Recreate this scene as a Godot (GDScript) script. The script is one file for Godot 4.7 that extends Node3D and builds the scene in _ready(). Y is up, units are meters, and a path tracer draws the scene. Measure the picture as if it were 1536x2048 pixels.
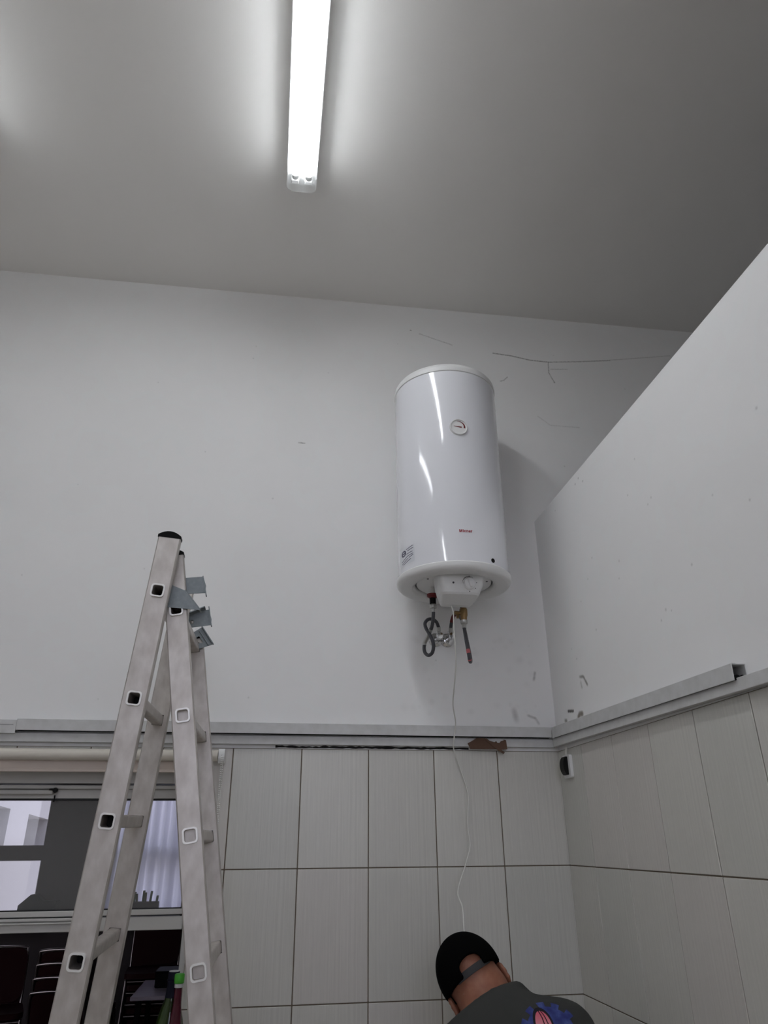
extends Node3D
# A kitchen corner: wall-hung water heater, aluminium ladder, serving hatch into a dark hall, a man bending at the tiled wall.
# Origin: the inner corner of back wall (z = 0) and partition (x = 0) at floor level; y up, metres.

var M := {}
var taken := {}
# planar UVs for the shapes being built: axis numbers, origin and size (off when uv_size.x == 0)
var uv_axes := Vector2i(0, 1)
var uv_origin := Vector2.ZERO
var uv_size := Vector2.ZERO

# ------------------------------------------------------------------ mesh helpers
func sb() -> SurfaceTool:
	var st := SurfaceTool.new()
	st.begin(Mesh.PRIMITIVE_TRIANGLES)
	st.set_smooth_group(-1)
	return st

func vert(st: SurfaceTool, p: Vector3) -> void:
	if uv_size.x != 0.0:
		st.set_uv(Vector2((p[uv_axes.x] - uv_origin.x) / uv_size.x, 1.0 - (p[uv_axes.y] - uv_origin.y) / uv_size.y))
	else:
		st.set_uv(Vector2(p.x + p.z, p.y))
	st.add_vertex(p)

func tri(st: SurfaceTool, a: Vector3, b: Vector3, c: Vector3, out: Vector3) -> void:
	if (b - a).cross(c - a).dot(out) > 0.0:
		var k := b
		b = c
		c = k
	vert(st, a)
	vert(st, b)
	vert(st, c)

func poly(st: SurfaceTool, p: Array, out: Vector3) -> void:
	for i in range(1, p.size() - 1):
		tri(st, p[0], p[i], p[i + 1], out)

func box(st: SurfaceTool, c: Vector3, size: Vector3, ch := 0.0, b := Basis.IDENTITY) -> void:
	var h := size * 0.5
	st.set_smooth_group(-1)
	if ch <= 0.0:
		for i in 3:
			for s in [-1.0, 1.0]:
				var q := []
				for k in [[-1, -1], [1, -1], [1, 1], [-1, 1]]:
					var v := Vector3.ZERO
					v[i] = h[i] * s
					v[(i + 1) % 3] = h[(i + 1) % 3] * k[0]
					v[(i + 2) % 3] = h[(i + 2) % 3] * k[1]
					q.append(c + b * v)
				var n := Vector3.ZERO
				n[i] = s
				poly(st, q, b * n)
		return
	var cv := func(i: int, s: Vector3) -> Vector3:
		var v := Vector3((h.x - ch) * s.x, (h.y - ch) * s.y, (h.z - ch) * s.z)
		v[i] = h[i] * s[i]
		return c + b * v
	for i in 3:
		var j := (i + 1) % 3
		var k := (i + 2) % 3
		for s in [-1.0, 1.0]:
			var q := []
			for e in [[-1, -1], [1, -1], [1, 1], [-1, 1]]:
				var sg := Vector3.ZERO
				sg[i] = s
				sg[j] = e[0]
				sg[k] = e[1]
				q.append(cv.call(i, sg))
			var n := Vector3.ZERO
			n[i] = s
			poly(st, q, b * n)
			for t in [-1.0, 1.0]:
				var s1 := Vector3.ZERO
				s1[i] = s
				s1[j] = t
				s1[k] = -1
				var s2 := s1
				s2[k] = 1
				n = Vector3.ZERO
				n[i] = s
				n[j] = t
				poly(st, [cv.call(i, s1), cv.call(i, s2), cv.call(j, s2), cv.call(j, s1)], b * n)
	for x in [-1.0, 1.0]:
		for y in [-1.0, 1.0]:
			for z in [-1.0, 1.0]:
				var sg := Vector3(x, y, z)
				tri(st, cv.call(0, sg), cv.call(1, sg), cv.call(2, sg), b * sg)

func smooth(p: Array, n := 6) -> Array:
	var o := []
	for i in p.size() - 1:
		var a: Vector3 = p[max(i - 1, 0)]
		var b: Vector3 = p[i]
		var c: Vector3 = p[i + 1]
		var d: Vector3 = p[min(i + 2, p.size() - 1)]
		for k in n:
			o.append(b.cubic_interpolate(c, a, d, float(k) / n))
	o.append(p[-1])
	return o

func tube(st: SurfaceTool, p: Array, r, sides := 10, closed := false) -> void:
	var rings := []
	var n := p.size()
	var up := Vector3(0.31, 0.22, 0.92)
	for i in n:
		var a: Vector3 = p[(i - 1 + n) % n] if closed else p[max(i - 1, 0)]
		var b: Vector3 = p[(i + 1) % n] if closed else p[min(i + 1, n - 1)]
		var t := (b - a).normalized()
		var u := (up - t * up.dot(t))
		if u.length() < 0.05:
			u = t.cross(Vector3(0.9, 0.1, 0.3))
		u = u.normalized()
		up = u
		var w := t.cross(u)
		var rr: float = r[i] if r is Array else r
		var ring := []
		for k in sides:
			var g := TAU * k / sides
			ring.append(p[i] + (u * cos(g) + w * sin(g)) * rr)
		rings.append(ring)
	st.set_smooth_group(1)
	for i in (n if closed else n - 1):
		var j := (i + 1) % n
		for k in sides:
			var k2 := (k + 1) % sides
			var mid: Vector3 = (rings[i][k] + rings[j][k2]) * 0.5 - (p[i] + p[j]) * 0.5
			poly(st, [rings[i][k], rings[i][k2], rings[j][k2], rings[j][k]], mid)
	st.set_smooth_group(-1)
	if not closed:
		poly(st, rings[0], p[0] - p[1])
		poly(st, rings[-1], p[-1] - p[-2])

func lathe(st: SurfaceTool, prof: Array, segs := 32, xf := Transform3D.IDENTITY) -> void:
	# profile runs from the bottom axis outwards and up; its outside is to the right of its run
	var g := 2
	for i in prof.size() - 1:
		var a: Vector2 = prof[i]
		var b: Vector2 = prof[i + 1]
		if a.distance_to(b) < 1e-6:
			continue
		if i > 0:
			var d0: Vector2 = (a - prof[i - 1])
			if absf(d0.angle_to(b - a)) > 0.7:
				g += 1
		st.set_smooth_group(g)
		var nn := Vector2(b.y - a.y, -(b.x - a.x))
		for k in segs:
			var t0 := TAU * k / segs
			var t1 := TAU * (k + 1) / segs if k < segs - 1 else 0.0
			var tm := TAU * (k + 0.5) / segs
			var out := xf.basis * Vector3(cos(tm) * nn.x, nn.y, sin(tm) * nn.x)
			var p00 := xf * Vector3(a.x * cos(t0), a.y, a.x * sin(t0))
			var p01 := xf * Vector3(a.x * cos(t1), a.y, a.x * sin(t1))
			var p10 := xf * Vector3(b.x * cos(t0), b.y, b.x * sin(t0))
			var p11 := xf * Vector3(b.x * cos(t1), b.y, b.x * sin(t1))
			if a.x > 1e-6:
				tri(st, p00, p01, p11 if b.x > 1e-6 else p10, out)
			if b.x > 1e-6:
				tri(st, p00, p11, p10, out)
	st.set_smooth_group(-1)

func extrude(st: SurfaceTool, outline: PackedVector2Array, depth: float, xf := Transform3D.IDENTITY, soft := false) -> void:
	st.set_smooth_group(-1)
	var idx := Geometry2D.triangulate_polygon(outline)
	for i in range(0, idx.size(), 3):
		var a := outline[idx[i]]
		var b := outline[idx[i + 1]]
		var c := outline[idx[i + 2]]
		tri(st, xf * Vector3(a.x, a.y, 0), xf * Vector3(b.x, b.y, 0), xf * Vector3(c.x, c.y, 0), xf.basis * Vector3(0, 0, -depth))
		tri(st, xf * Vector3(a.x, a.y, depth), xf * Vector3(b.x, b.y, depth), xf * Vector3(c.x, c.y, depth), xf.basis * Vector3(0, 0, depth))
	var area := 0.0
	var n := outline.size()
	for i in n:
		area += outline[i].cross(outline[(i + 1) % n])
	var s := 1.0 if area > 0 else -1.0
	if soft:
		st.set_smooth_group(1)
	for i in n:
		var a := outline[i]
		var b := outline[(i + 1) % n]
		var d := b - a
		poly(st, [xf * Vector3(a.x, a.y, 0), xf * Vector3(b.x, b.y, 0), xf * Vector3(b.x, b.y, depth), xf * Vector3(a.x, a.y, depth)], xf.basis * Vector3(d.y * s, -d.x * s, 0))
	st.set_smooth_group(-1)

func rrect(w: float, h: float, r: float, n := 4) -> PackedVector2Array:
	var o := PackedVector2Array()
	for q in 4:
		var cx := (w * 0.5 - r) * (1 if q == 0 or q == 3 else -1)
		var cy := (h * 0.5 - r) * (1 if q < 2 else -1)
		for k in n + 1:
			var a := PI * 0.5 * (q + float(k) / n)
			o.append(Vector2(cx + r * cos(a), cy + r * sin(a)))
	return o

func ring_prism(st: SurfaceTool, outer: PackedVector2Array, inner: PackedVector2Array, depth: float, xf: Transform3D) -> void:
	# a frame with a hole: outlines of equal count, z from 0 to depth
	var n := outer.size()
	for i in n:
		var j := (i + 1) % n
		var f := func(v: Vector2, z: float) -> Vector3: return xf * Vector3(v.x, v.y, z)
		poly(st, [f.call(outer[i], depth), f.call(outer[j], depth), f.call(inner[j], depth), f.call(inner[i], depth)], xf.basis * Vector3(0, 0, 1))
		poly(st, [f.call(outer[i], 0), f.call(outer[j], 0), f.call(inner[j], 0), f.call(inner[i], 0)], xf.basis * Vector3(0, 0, -1))
		var m := (outer[i] + outer[j]) * 0.5
		poly(st, [f.call(outer[i], 0), f.call(outer[j], 0), f.call(outer[j], depth), f.call(outer[i], depth)], xf.basis * Vector3(m.x, m.y, 0))
		m = (inner[i] + inner[j]) * 0.5
		poly(st, [f.call(inner[i], 0), f.call(inner[j], 0), f.call(inner[j], depth), f.call(inner[i], depth)], xf.basis * Vector3(-m.x, -m.y, 0))

func loft(st: SurfaceTool, sections: Array, hard := true) -> void:
	# rings of equal count, bottom cap and top cap closed
	for i in sections.size() - 1:
		var a: Array = sections[i]
		var b: Array = sections[i + 1]
		var ca := Vector3.ZERO
		for v in a:
			ca += v / a.size()
		for v in b:
			ca += v / a.size()
		ca *= 0.5
		st.set_smooth_group(10 + i if hard else 10)
		for k in a.size():
			var j := (k + 1) % a.size()
			poly(st, [a[k], a[j], b[j], b[k]], (a[k] + b[j]) * 0.5 - ca)
	st.set_smooth_group(-1)
	poly(st, sections[0], sections[0][0] - sections[1][0])
	poly(st, sections[-1], sections[-1][0] - sections[-2][0])

# ------------------------------------------------------------------ scene-tree helpers
func mk(called: String, st: SurfaceTool, mat: Material, parent: Node = null) -> MeshInstance3D:
	st.generate_normals()
	var o := MeshInstance3D.new()
	o.mesh = st.commit()
	o.mesh.surface_set_material(0, mat)
	o.name = called
	(parent if parent else self).add_child(o, true)
	return o

func numbered(called: String) -> String:
	var n: int = taken.get(called, 0)
	taken[called] = n + 1
	return called if n == 0 else "%s_%03d" % [called, n]

func tag(o: Node, label: String, category: String, group := "") -> void:
	o.set_meta("label", label)
	o.set_meta("category", category)
	if group:
		o.set_meta("group", group)

func thing(called: String, label: String, category: String, at := Vector3.ZERO, group := "") -> Node3D:
	var o := Node3D.new()
	o.name = numbered(called)
	o.position = at
	add_child(o)
	tag(o, label, category, group)
	return o

func struct(called: String, st: SurfaceTool, mat: Material, label: String, category: String) -> MeshInstance3D:
	var o := mk(numbered(called), st, mat)
	o.set_meta("kind", "structure")
	tag(o, label, category)
	return o

func copy(proto: Node3D, kind: String, label: String, at: Vector3, turn := 0.0) -> Node3D:
	var c: Node3D = proto.duplicate()
	c.name = numbered(kind)
	c.position = at
	c.rotation.y = turn
	c.set_meta("label", label)
	add_child(c)
	return c

func mat(c: Color, rough := 0.6, metal := 0.0, spec := 0.5) -> StandardMaterial3D:
	var m := StandardMaterial3D.new()
	m.albedo_color = c
	m.roughness = rough
	m.metallic = metal
	m.metallic_specular = spec
	return m

func c8(r: int, g: int, b: int) -> Color:
	return Color(r / 255.0, g / 255.0, b / 255.0)

func noise_tex(freq: float, lo: Color, hi: Color, sd: int, size := 256, oct := 4) -> NoiseTexture2D:
	var n := FastNoiseLite.new()
	n.seed = sd
	n.frequency = freq
	n.fractal_octaves = oct
	var t := NoiseTexture2D.new()
	t.width = size
	t.height = size
	t.seamless = true
	t.noise = n
	var g := Gradient.new()
	g.set_color(0, lo)
	g.set_color(1, hi)
	t.color_ramp = g
	return t

# ------------------------------------------------------------------ painted wall textures (stains and hairline cracks only)
func dab(im: Image, p: Vector2, r: float, c: Color, a: float) -> void:
	for y in range(int(p.y - r - 1), int(p.y + r + 2)):
		for x in range(int(p.x - r - 1), int(p.x + r + 2)):
			if x < 0 or y < 0 or x >= im.get_width() or y >= im.get_height():
				continue
			var d := Vector2(x, y).distance_to(p)
			var k := clampf(1.0 - d / (r + 0.5), 0, 1) * a
			if k > 0:
				im.set_pixel(x, y, im.get_pixel(x, y).lerp(c, minf(k, 1)))

func stroke(im: Image, pts: Array, o: Vector2, s: float, r: float, c: Color, a: float, rng: RandomNumberGenerator) -> void:
	# pts in metres on the wall; o the top left corner in metres; s pixels per metre
	for i in pts.size() - 1:
		var p: Vector2 = (pts[i] - o) * Vector2(s, -s)
		var q: Vector2 = (pts[i + 1] - o) * Vector2(s, -s)
		var n := int(p.distance_to(q)) + 1
		for k in n:
			var v := p.lerp(q, float(k) / n) + Vector2(rng.randf() - 0.5, rng.randf() - 0.5) * 0.6
			dab(im, v, r, c, a * (0.4 + 0.6 * rng.randf()))

func paint_image(w: int, h: int, base: Color, sd: int) -> Image:
	var im := Image.create(w, h, false, Image.FORMAT_RGB8)
	var n := FastNoiseLite.new()
	n.seed = sd
	n.frequency = 0.004
	n.fractal_octaves = 5
	for y in h:
		for x in w:
			var k := 1.0 + 0.012 * n.get_noise_2d(x, y)
			im.set_pixel(x, y, Color(base.r * k, base.g * k, base.b * k))
	return im

func wall_materials() -> void:
	var rng := RandomNumberGenerator.new()
	rng.seed = 7
	var base: Color = M.paint.albedo_color
	var dark := Color(0.42, 0.41, 0.40)
	var s := 360.0
	var im := paint_image(1440, 792, base, 3)
	var o := Vector2(-2.6, 4.2)
	var V := func(x: float, y: float) -> Vector2: return Vector2(x, y)
	stroke(im, [V.call(-0.501, 3.988), V.call(-0.42, 3.963), V.call(-0.332, 3.936)], o, s, 0.8, dark, 0.3, rng)
	stroke(im, [V.call(-0.546, 4.005), V.call(-0.54, 4.003)], o, s, 0.9, dark, 0.6, rng)
	stroke(im, [V.call(-0.127, 3.909), V.call(-0.036, 3.903), V.call(0.067, 3.886), V.call(0.162, 3.884)], o, s, 0.9, dark, 0.75, rng)
	stroke(im, [V.call(0.162, 3.884), V.call(0.308, 3.902), V.call(0.5, 3.93)], o, s, 0.9, dark, 0.6, rng)
	stroke(im, [V.call(0.5, 3.932), V.call(0.846, 3.997)], o, s, 0.8, dark, 0.3, rng)
	stroke(im, [V.call(0.162, 3.884), V.call(0.157, 3.819), V.call(0.18, 3.763)], o, s, 0.8, dark, 0.6, rng)
	stroke(im, [V.call(0.18, 3.763), V.call(0.182, 3.76)], o, s, 1.5, dark, 0.7, rng)
	stroke(im, [V.call(0.168, 3.841), V.call(0.262, 3.851)], o, s, 0.8, dark, 0.25, rng)
	stroke(im, [V.call(-0.101, 3.742), V.call(-0.083, 3.749), V.call(-0.06, 3.773)], o, s, 0.8, dark, 0.5, rng)
	stroke(im, [V.call(0.073, 3.554), V.call(0.131, 3.508), V.call(0.284, 3.507)], o, s, 0.8, dark, 0.16, rng)
	stroke(im, [V.call(-1.071, 3.313), V.call(-1.042, 3.313)], o, s, 1.0, dark, 0.5, rng)
	stroke(im, [V.call(-0.113, 2.137), V.call(-0.083, 2.126), V.call(-0.069, 2.103)], o, s, 2.0, dark, 0.18, rng)
	stroke(im, [V.call(-0.067, 2.31), V.call(-0.075, 2.275)], o, s, 2.0, dark, 0.22, rng)
	stroke(im, [V.call(-0.17, 2.16), V.call(-0.16, 2.11)], o, s, 5.0, dark, 0.06, rng)
	for k in 40:   # faint hand marks round the pipes and near the corner
		var c := Vector2(-0.62 + 0.55 * rng.randf(), 2.12 + 0.32 * rng.randf())
		dab(im, (c - o) * Vector2(s, -s), 2.0 + 5.0 * rng.randf(), Color(0.6, 0.59, 0.57), 0.045)
	for k in 26:
		var c := Vector2(-2.4 + 3.6 * rng.randf(), 2.15 + 1.9 * rng.randf())
		dab(im, (c - o) * Vector2(s, -s), 0.7 + rng.randf(), dark, 0.22)
	M.wall_back = M.paint.duplicate()
	M.wall_back.albedo_color = Color.WHITE
	M.wall_back.albedo_texture = ImageTexture.create_from_image(im)
	M.wall_back.texture_repeat = false
	im = paint_image(900, 380, base, 5)
	o = Vector2(-0.25, 3.0)
	stroke(im, [V.call(0.281, 2.234), V.call(0.312, 2.229), V.call(0.341, 2.191)], o, s, 2.2, Color(0.5, 0.49, 0.47), 0.55, rng)
	stroke(im, [V.call(0.285, 2.215), V.call(0.29, 2.19)], o, s, 2.0, Color(0.72, 0.72, 0.7), 0.5, rng)
	stroke(im, [V.call(0.145, 2.115), V.call(0.205, 2.105)], o, s, 7.0, Color(0.97, 0.97, 0.96), 0.6, rng)   # filled patch
	stroke(im, [V.call(0.138, 2.133), V.call(0.19, 2.125)], o, s, 2.0, Color(0.22, 0.21, 0.2), 0.9, rng)
	stroke(im, [V.call(0.225, 2.095), V.call(0.24, 2.106), V.call(0.27, 2.103)], o, s, 4.0, Color(0.5, 0.47, 0.43), 0.6, rng)
	stroke(im, [V.call(0.098, 2.104), V.call(0.118, 2.1)], o, s, 3.0, Color(0.5, 0.48, 0.45), 0.5, rng)
	for v in [V.call(0.457, 2.946), V.call(0.524, 2.925), V.call(0.49, 2.955)]:
		dab(im, (v - o) * Vector2(s, -s), 1.5, dark, 0.5)
	for k in 22:
		var c := Vector2(0.2 + 1.6 * rng.randf(), 2.15 + 0.8 * rng.randf())
		dab(im, (c - o) * Vector2(s, -s), 0.7 + rng.randf(), dark, 0.28)
	M.wall_right = M.paint.duplicate()
	M.wall_right.albedo_color = Color.WHITE
	M.wall_right.albedo_texture = ImageTexture.create_from_image(im)
	M.wall_right.texture_repeat = false

func tile_materials() -> void:
	# combed glaze: fine vertical ridges
	var rng := RandomNumberGenerator.new()
	rng.seed = 21
	var w := 256
	var h := 256
	var col := Image.create(w, h, false, Image.FORMAT_RGB8)
	var bump := Image.create(w, h, false, Image.FORMAT_RGB8)
	var line := []
	var v := 0.5
	for x in w:
		v = lerpf(v, rng.randf(), 0.75)
		line.append(v)
	var n := FastNoiseLite.new()
	n.seed = 4
	n.frequency = 0.02
	for y in h:
		for x in w:
			var k: float = line[x] + 0.35 * n.get_noise_2d(x * 6.0, y * 0.6)
			var c := 0.955 + 0.045 * clampf(k, 0, 1)
			col.set_pixel(x, y, Color(c, c, c * 0.995))
			var b := clampf(k, 0, 1)
			bump.set_pixel(x, y, Color(b, b, b))
	var ct := ImageTexture.create_from_image(col)
	var bt := ImageTexture.create_from_image(bump)
	M.tile = []
	for c in [c8(212, 210, 204), c8(210, 208, 202), c8(214, 212, 206), c8(212, 208, 203), c8(208, 207, 201)]:
		var m := mat(c, 0.3, 0.0, 0.5)
		m.albedo_texture = ct
		m.heightmap_enabled = true
		m.heightmap_texture = bt
		m.heightmap_scale = 0.018
		M.tile.append(m)

func materials() -> void:
	M.paint = mat(Color(0.955, 0.952, 0.948), 0.75, 0, 0.35)
	M.ceiling = mat(Color(0.955, 0.947, 0.933), 0.85, 0, 0.3)
	M.grout = mat(c8(116, 104, 90), 0.95)
	M.joint = mat(c8(38, 36, 34), 0.95)  # shade of the gap above the tiles, held as a colour
	M.enamel = mat(Color(0.935, 0.938, 0.955), 0.10, 0, 0.5)
	M.enamel.clearcoat_enabled = true
	M.enamel.clearcoat = 0.5
	M.enamel.clearcoat_roughness = 0.06
	M.plastic = mat(Color(0.91, 0.91, 0.905), 0.38)
	M.pvc = mat(Color(0.83, 0.83, 0.83), 0.5)
	M.pvc.albedo_texture = noise_tex(0.02, Color(0.93, 0.93, 0.92), Color.WHITE, 11)
	M.pvc.uv1_triplanar = true
	M.pvc.uv1_scale = Vector3(3, 3, 3)
	M.black = mat(Color(0.03, 0.03, 0.03), 0.5, 0, 0.3)
	M.alu = mat(Color(0.83, 0.81, 0.79), 0.5, 0.6)
	M.alu.albedo_texture = noise_tex(0.025, Color(0.87, 0.86, 0.85), Color(1, 1, 1), 31, 256, 5)
	M.alu.roughness_texture = noise_tex(0.05, Color(0.75, 0.75, 0.75), Color(1, 1, 1), 32)
	M.alu.uv1_triplanar = true
	M.alu.uv1_scale = Vector3(4, 2.2, 4)
	M.alu_bright = mat(Color(0.95, 0.945, 0.93), 0.3, 0.3)
	M.galv = mat(c8(142, 149, 152), 0.5, 0.5)
	M.galv.albedo_texture = noise_tex(0.03, Color(0.92, 0.92, 0.92), Color(1, 1, 1), 41)
	M.galv.uv1_triplanar = true
	M.galv.uv1_scale = Vector3(8, 8, 8)
	M.cap = mat(Color(0.03, 0.03, 0.03), 0.5, 0, 0.25)
	M.chrome = mat(Color(0.82, 0.82, 0.82), 0.12, 1.0)
	M.steel = mat(Color(0.7, 0.7, 0.69), 0.3, 1.0)
	M.brass = mat(c8(142, 116, 80), 0.4, 0.85)
	M.hose = mat(Color(0.33, 0.33, 0.35), 0.5)
	M.hose.albedo_texture = noise_tex(0.2, Color(0.7, 0.7, 0.7), Color(1, 1, 1), 51, 128, 2)
	M.hose.uv1_triplanar = true
	M.hose.uv1_scale = Vector3(30, 30, 30)
	M.red = mat(c8(150, 30, 32), 0.45)
	M.dark_red = mat(c8(110, 22, 26), 0.55)
	M.pink = mat(c8(190, 95, 100), 0.5)
	M.cord = mat(Color(0.87, 0.865, 0.84), 0.5)
	M.bead = mat(Color(0.98, 0.98, 0.97), 0.3)
	M.card = mat(c8(98, 74, 60), 0.9)
	M.blind = mat(c8(216, 210, 198), 0.55)
	M.cream = mat(c8(205, 192, 182), 0.6)
	M.frame = mat(c8(196, 194, 190), 0.4)
	M.gasket = mat(Color(0.02, 0.02, 0.02), 0.6)
	M.hall = mat(c8(78, 70, 68), 0.85)
	M.hall_floor = mat(c8(40, 32, 29), 0.6)
	M.maroon = mat(c8(46, 11, 14), 0.6, 0, 0.3)
	M.chair_steel = mat(c8(165, 155, 150), 0.3, 1.0)
	M.window_white = mat(c8(222, 220, 222), 0.45)
	M.glass = mat(Color(1, 1, 1, 0.04), 0.02)
	M.glass.transparency = BaseMaterial3D.TRANSPARENCY_ALPHA
	M.facade = mat(c8(148, 145, 149), 0.9)
	M.niche = mat(c8(88, 74, 74), 0.9)
	M.table = mat(c8(226, 212, 220), 0.3)
	M.curtain = mat(c8(232, 232, 240), 0.9)
	M.curtain.backlight_enabled = true
	M.curtain.backlight = Color(0.85, 0.85, 0.9)
	M.plant = mat(c8(70, 92, 40), 0.6)
	M.skin = mat(c8(166, 114, 90), 0.5)
	M.skin.subsurf_scatter_enabled = true
	M.skin.subsurf_scatter_strength = 0.08
	M.skin.albedo_texture = noise_tex(0.03, Color(0.86, 0.78, 0.74), Color(1, 1, 1), 61)
	M.skin.uv1_triplanar = true
	M.skin.uv1_scale = Vector3(5, 5, 5)
	M.shirt = mat(c8(62, 63, 60), 0.95)
	M.shirt.albedo_texture = noise_tex(0.3, Color(0.85, 0.85, 0.85), Color(1, 1, 1), 62, 256, 2)
	M.shirt.uv1_triplanar = true
	M.shirt.uv1_scale = Vector3(12, 12, 12)
	M.trousers = mat(c8(52, 58, 74), 0.9)
	M.cap_cloth = mat(c8(10, 10, 10), 0.95, 0, 0.12)
	M.cap_strap = mat(c8(52, 52, 53), 0.7)
	M.floor = mat(c8(206, 196, 182), 0.5)
	M.wood = mat(c8(150, 146, 140), 0.5)
	wall_materials()
	tile_materials()

# ------------------------------------------------------------------ camera, sky, exposure
func view() -> void:
	var cam := Camera3D.new()
	cam.name = "camera"
	cam.position = Vector3(-1.1161, 1.6829, 2.7916)
	cam.rotation = Vector3(deg_to_rad(24.8795), deg_to_rad(-8.7744), deg_to_rad(-0.4438))
	cam.fov = rad_to_deg(2.0 * atan(1024.0 / 1422.74))
	cam.near = 0.05
	cam.far = 200.0
	add_child(cam)
	cam.current = true
	var e := Environment.new()
	e.background_mode = Environment.BG_SKY
	var sky := Sky.new()
	var sm := ProceduralSkyMaterial.new()   # an even overcast day outside the hall
	sm.sky_top_color = Color(0.80, 0.82, 0.90)
	sm.sky_horizon_color = Color(0.84, 0.84, 0.90)
	sm.ground_bottom_color = Color(0.45, 0.44, 0.44)
	sm.ground_horizon_color = Color(0.6, 0.59, 0.6)
	sky.sky_material = sm
	e.sky = sky
	e.background_energy_multiplier = 3.2
	e.tonemap_mode = Environment.TONE_MAPPER_LINEAR
	e.tonemap_exposure = 1.07
	e.sdfgi_enabled = true
	e.ssao_enabled = true
	e.ssil_enabled = true
	var we := WorldEnvironment.new()
	we.name = "environment"
	we.environment = e
	add_child(we)

const TUBE_GLOW := 15.0
const TUBE_LIGHT := 0.35
const LAMP_COLOR := Color(0.965, 0.98, 1.0)

func light_fitting(label: String, at: Vector3, strength: float) -> void:
	# at: the middle of the fitting where it meets the ceiling; the fitting runs along z
	var t := thing("fluorescent_light", label, "ceiling light", at, "twin tube ceiling lights")
	var L := 1.26
	var glow: StandardMaterial3D = M.tube_glow.duplicate()
	glow.emission_energy_multiplier = TUBE_GLOW * strength
	var st := sb()
	var tray := PackedVector2Array([Vector2(-0.05, 0.002), Vector2(0.05, 0.002), Vector2(0.058, -0.012), Vector2(0.058, -0.052), Vector2(-0.058, -0.052), Vector2(-0.058, -0.012)])
	extrude(st, tray, L, Transform3D(Basis.IDENTITY, Vector3(0, 0, -L * 0.5)))
	mk("tray", st, M.plastic, t)
	st = sb()
	# clear cover: rounded trough of 2 mm, open at the top, closed at both ends
	var sec := [Vector2(-0.060, -0.050), Vector2(-0.060, -0.080), Vector2(-0.054, -0.092), Vector2(-0.042, -0.099), Vector2(0.042, -0.099), Vector2(0.054, -0.092), Vector2(0.060, -0.080), Vector2(0.060, -0.050)]
	st.set_smooth_group(1)
	for i in sec.size() - 1:
		var a: Vector2 = sec[i]
		var b: Vector2 = sec[i + 1]
		var m := (a + b) * 0.5 - Vector2(0, -0.06)
		poly(st, [Vector3(a.x, a.y, -L * 0.5 + 0.012), Vector3(b.x, b.y, -L * 0.5 + 0.012), Vector3(b.x, b.y, L * 0.5 - 0.012), Vector3(a.x, a.y, L * 0.5 - 0.012)], Vector3(m.x, m.y, 0))
	st.set_smooth_group(-1)
	for s in [-1.0, 1.0]:
		var inner := []
		for v in sec:
			inner.append(Vector3(v.x * 0.86, -0.05 + (v.y + 0.05) * 0.86, s * L * 0.5))
		for i in sec.size() - 1:
			var a: Vector2 = sec[i]
			var b: Vector2 = sec[i + 1]
			poly(st, [Vector3(a.x, a.y, s * (L * 0.5 - 0.012)), Vector3(b.x, b.y, s * (L * 0.5 - 0.012)), inner[i + 1], inner[i]], Vector3(a.x, a.y + 0.05, s))
		poly(st, inner, Vector3(0, 0, s))
	mk("cover", st, M.cover, t)
	for s in [-1.0, 1.0]:
		st = sb()
		tube(st, [Vector3(s * 0.026, -0.068, -0.565), Vector3(s * 0.026, -0.068, 0.565)], 0.013, 14)
		var tb := mk("tube", st, glow, t)
		for e in [-1.0, 1.0]:
			st = sb()
			tube(st, [Vector3(s * 0.026, -0.068, e * 0.565), Vector3(s * 0.026, -0.068, e * 0.582)], 0.0132, 14)
			mk("tube_cap", st, M.steel, tb)
			st = sb()
			box(st, Vector3(s * 0.026, -0.066, e * 0.592), Vector3(0.03, 0.032, 0.018), 0.003)
			mk("lamp_holder", st, M.plastic, tb)
	var al := AreaLight3D.new()
	al.name = "light"
	al.area_size = Vector2(0.08, 1.10)
	al.light_energy = TUBE_LIGHT * strength
	al.light_color = LAMP_COLOR
	if "area_range" in al:
		al.set("area_range", 14.0)
	if "area_attenuation" in al:
		al.set("area_attenuation", 2.0)
	al.shadow_enabled = true
	al.position = Vector3(0, -0.0835, 0)
	al.rotation = Vector3(-PI / 2, 0, 0)
	t.add_child(al)

# ------------------------------------------------------------------ room
const CEIL := 4.145
const HX0 := -3.1     # serving hatch opening
const HX1 := -1.355
const HY0 := 0.95
const HY1 := 1.93

func around_hatch(st: SurfaceTool, x0: float, x1: float, y0: float, y1: float, z0: float, z1: float) -> void:
	var zc := (z0 + z1) * 0.5
	var d := z1 - z0
	box(st, Vector3((x0 + HX0) * 0.5, (y0 + y1) * 0.5, zc), Vector3(HX0 - x0, y1 - y0, d))
	box(st, Vector3((HX1 + x1) * 0.5, (y0 + y1) * 0.5, zc), Vector3(x1 - HX1, y1 - y0, d))
	box(st, Vector3((HX0 + HX1) * 0.5, (y0 + HY0) * 0.5, zc), Vector3(HX1 - HX0, HY0 - y0, d))
	box(st, Vector3((HX0 + HX1) * 0.5, (HY1 + y1) * 0.5, zc), Vector3(HX1 - HX0, y1 - HY1, d))

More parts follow.
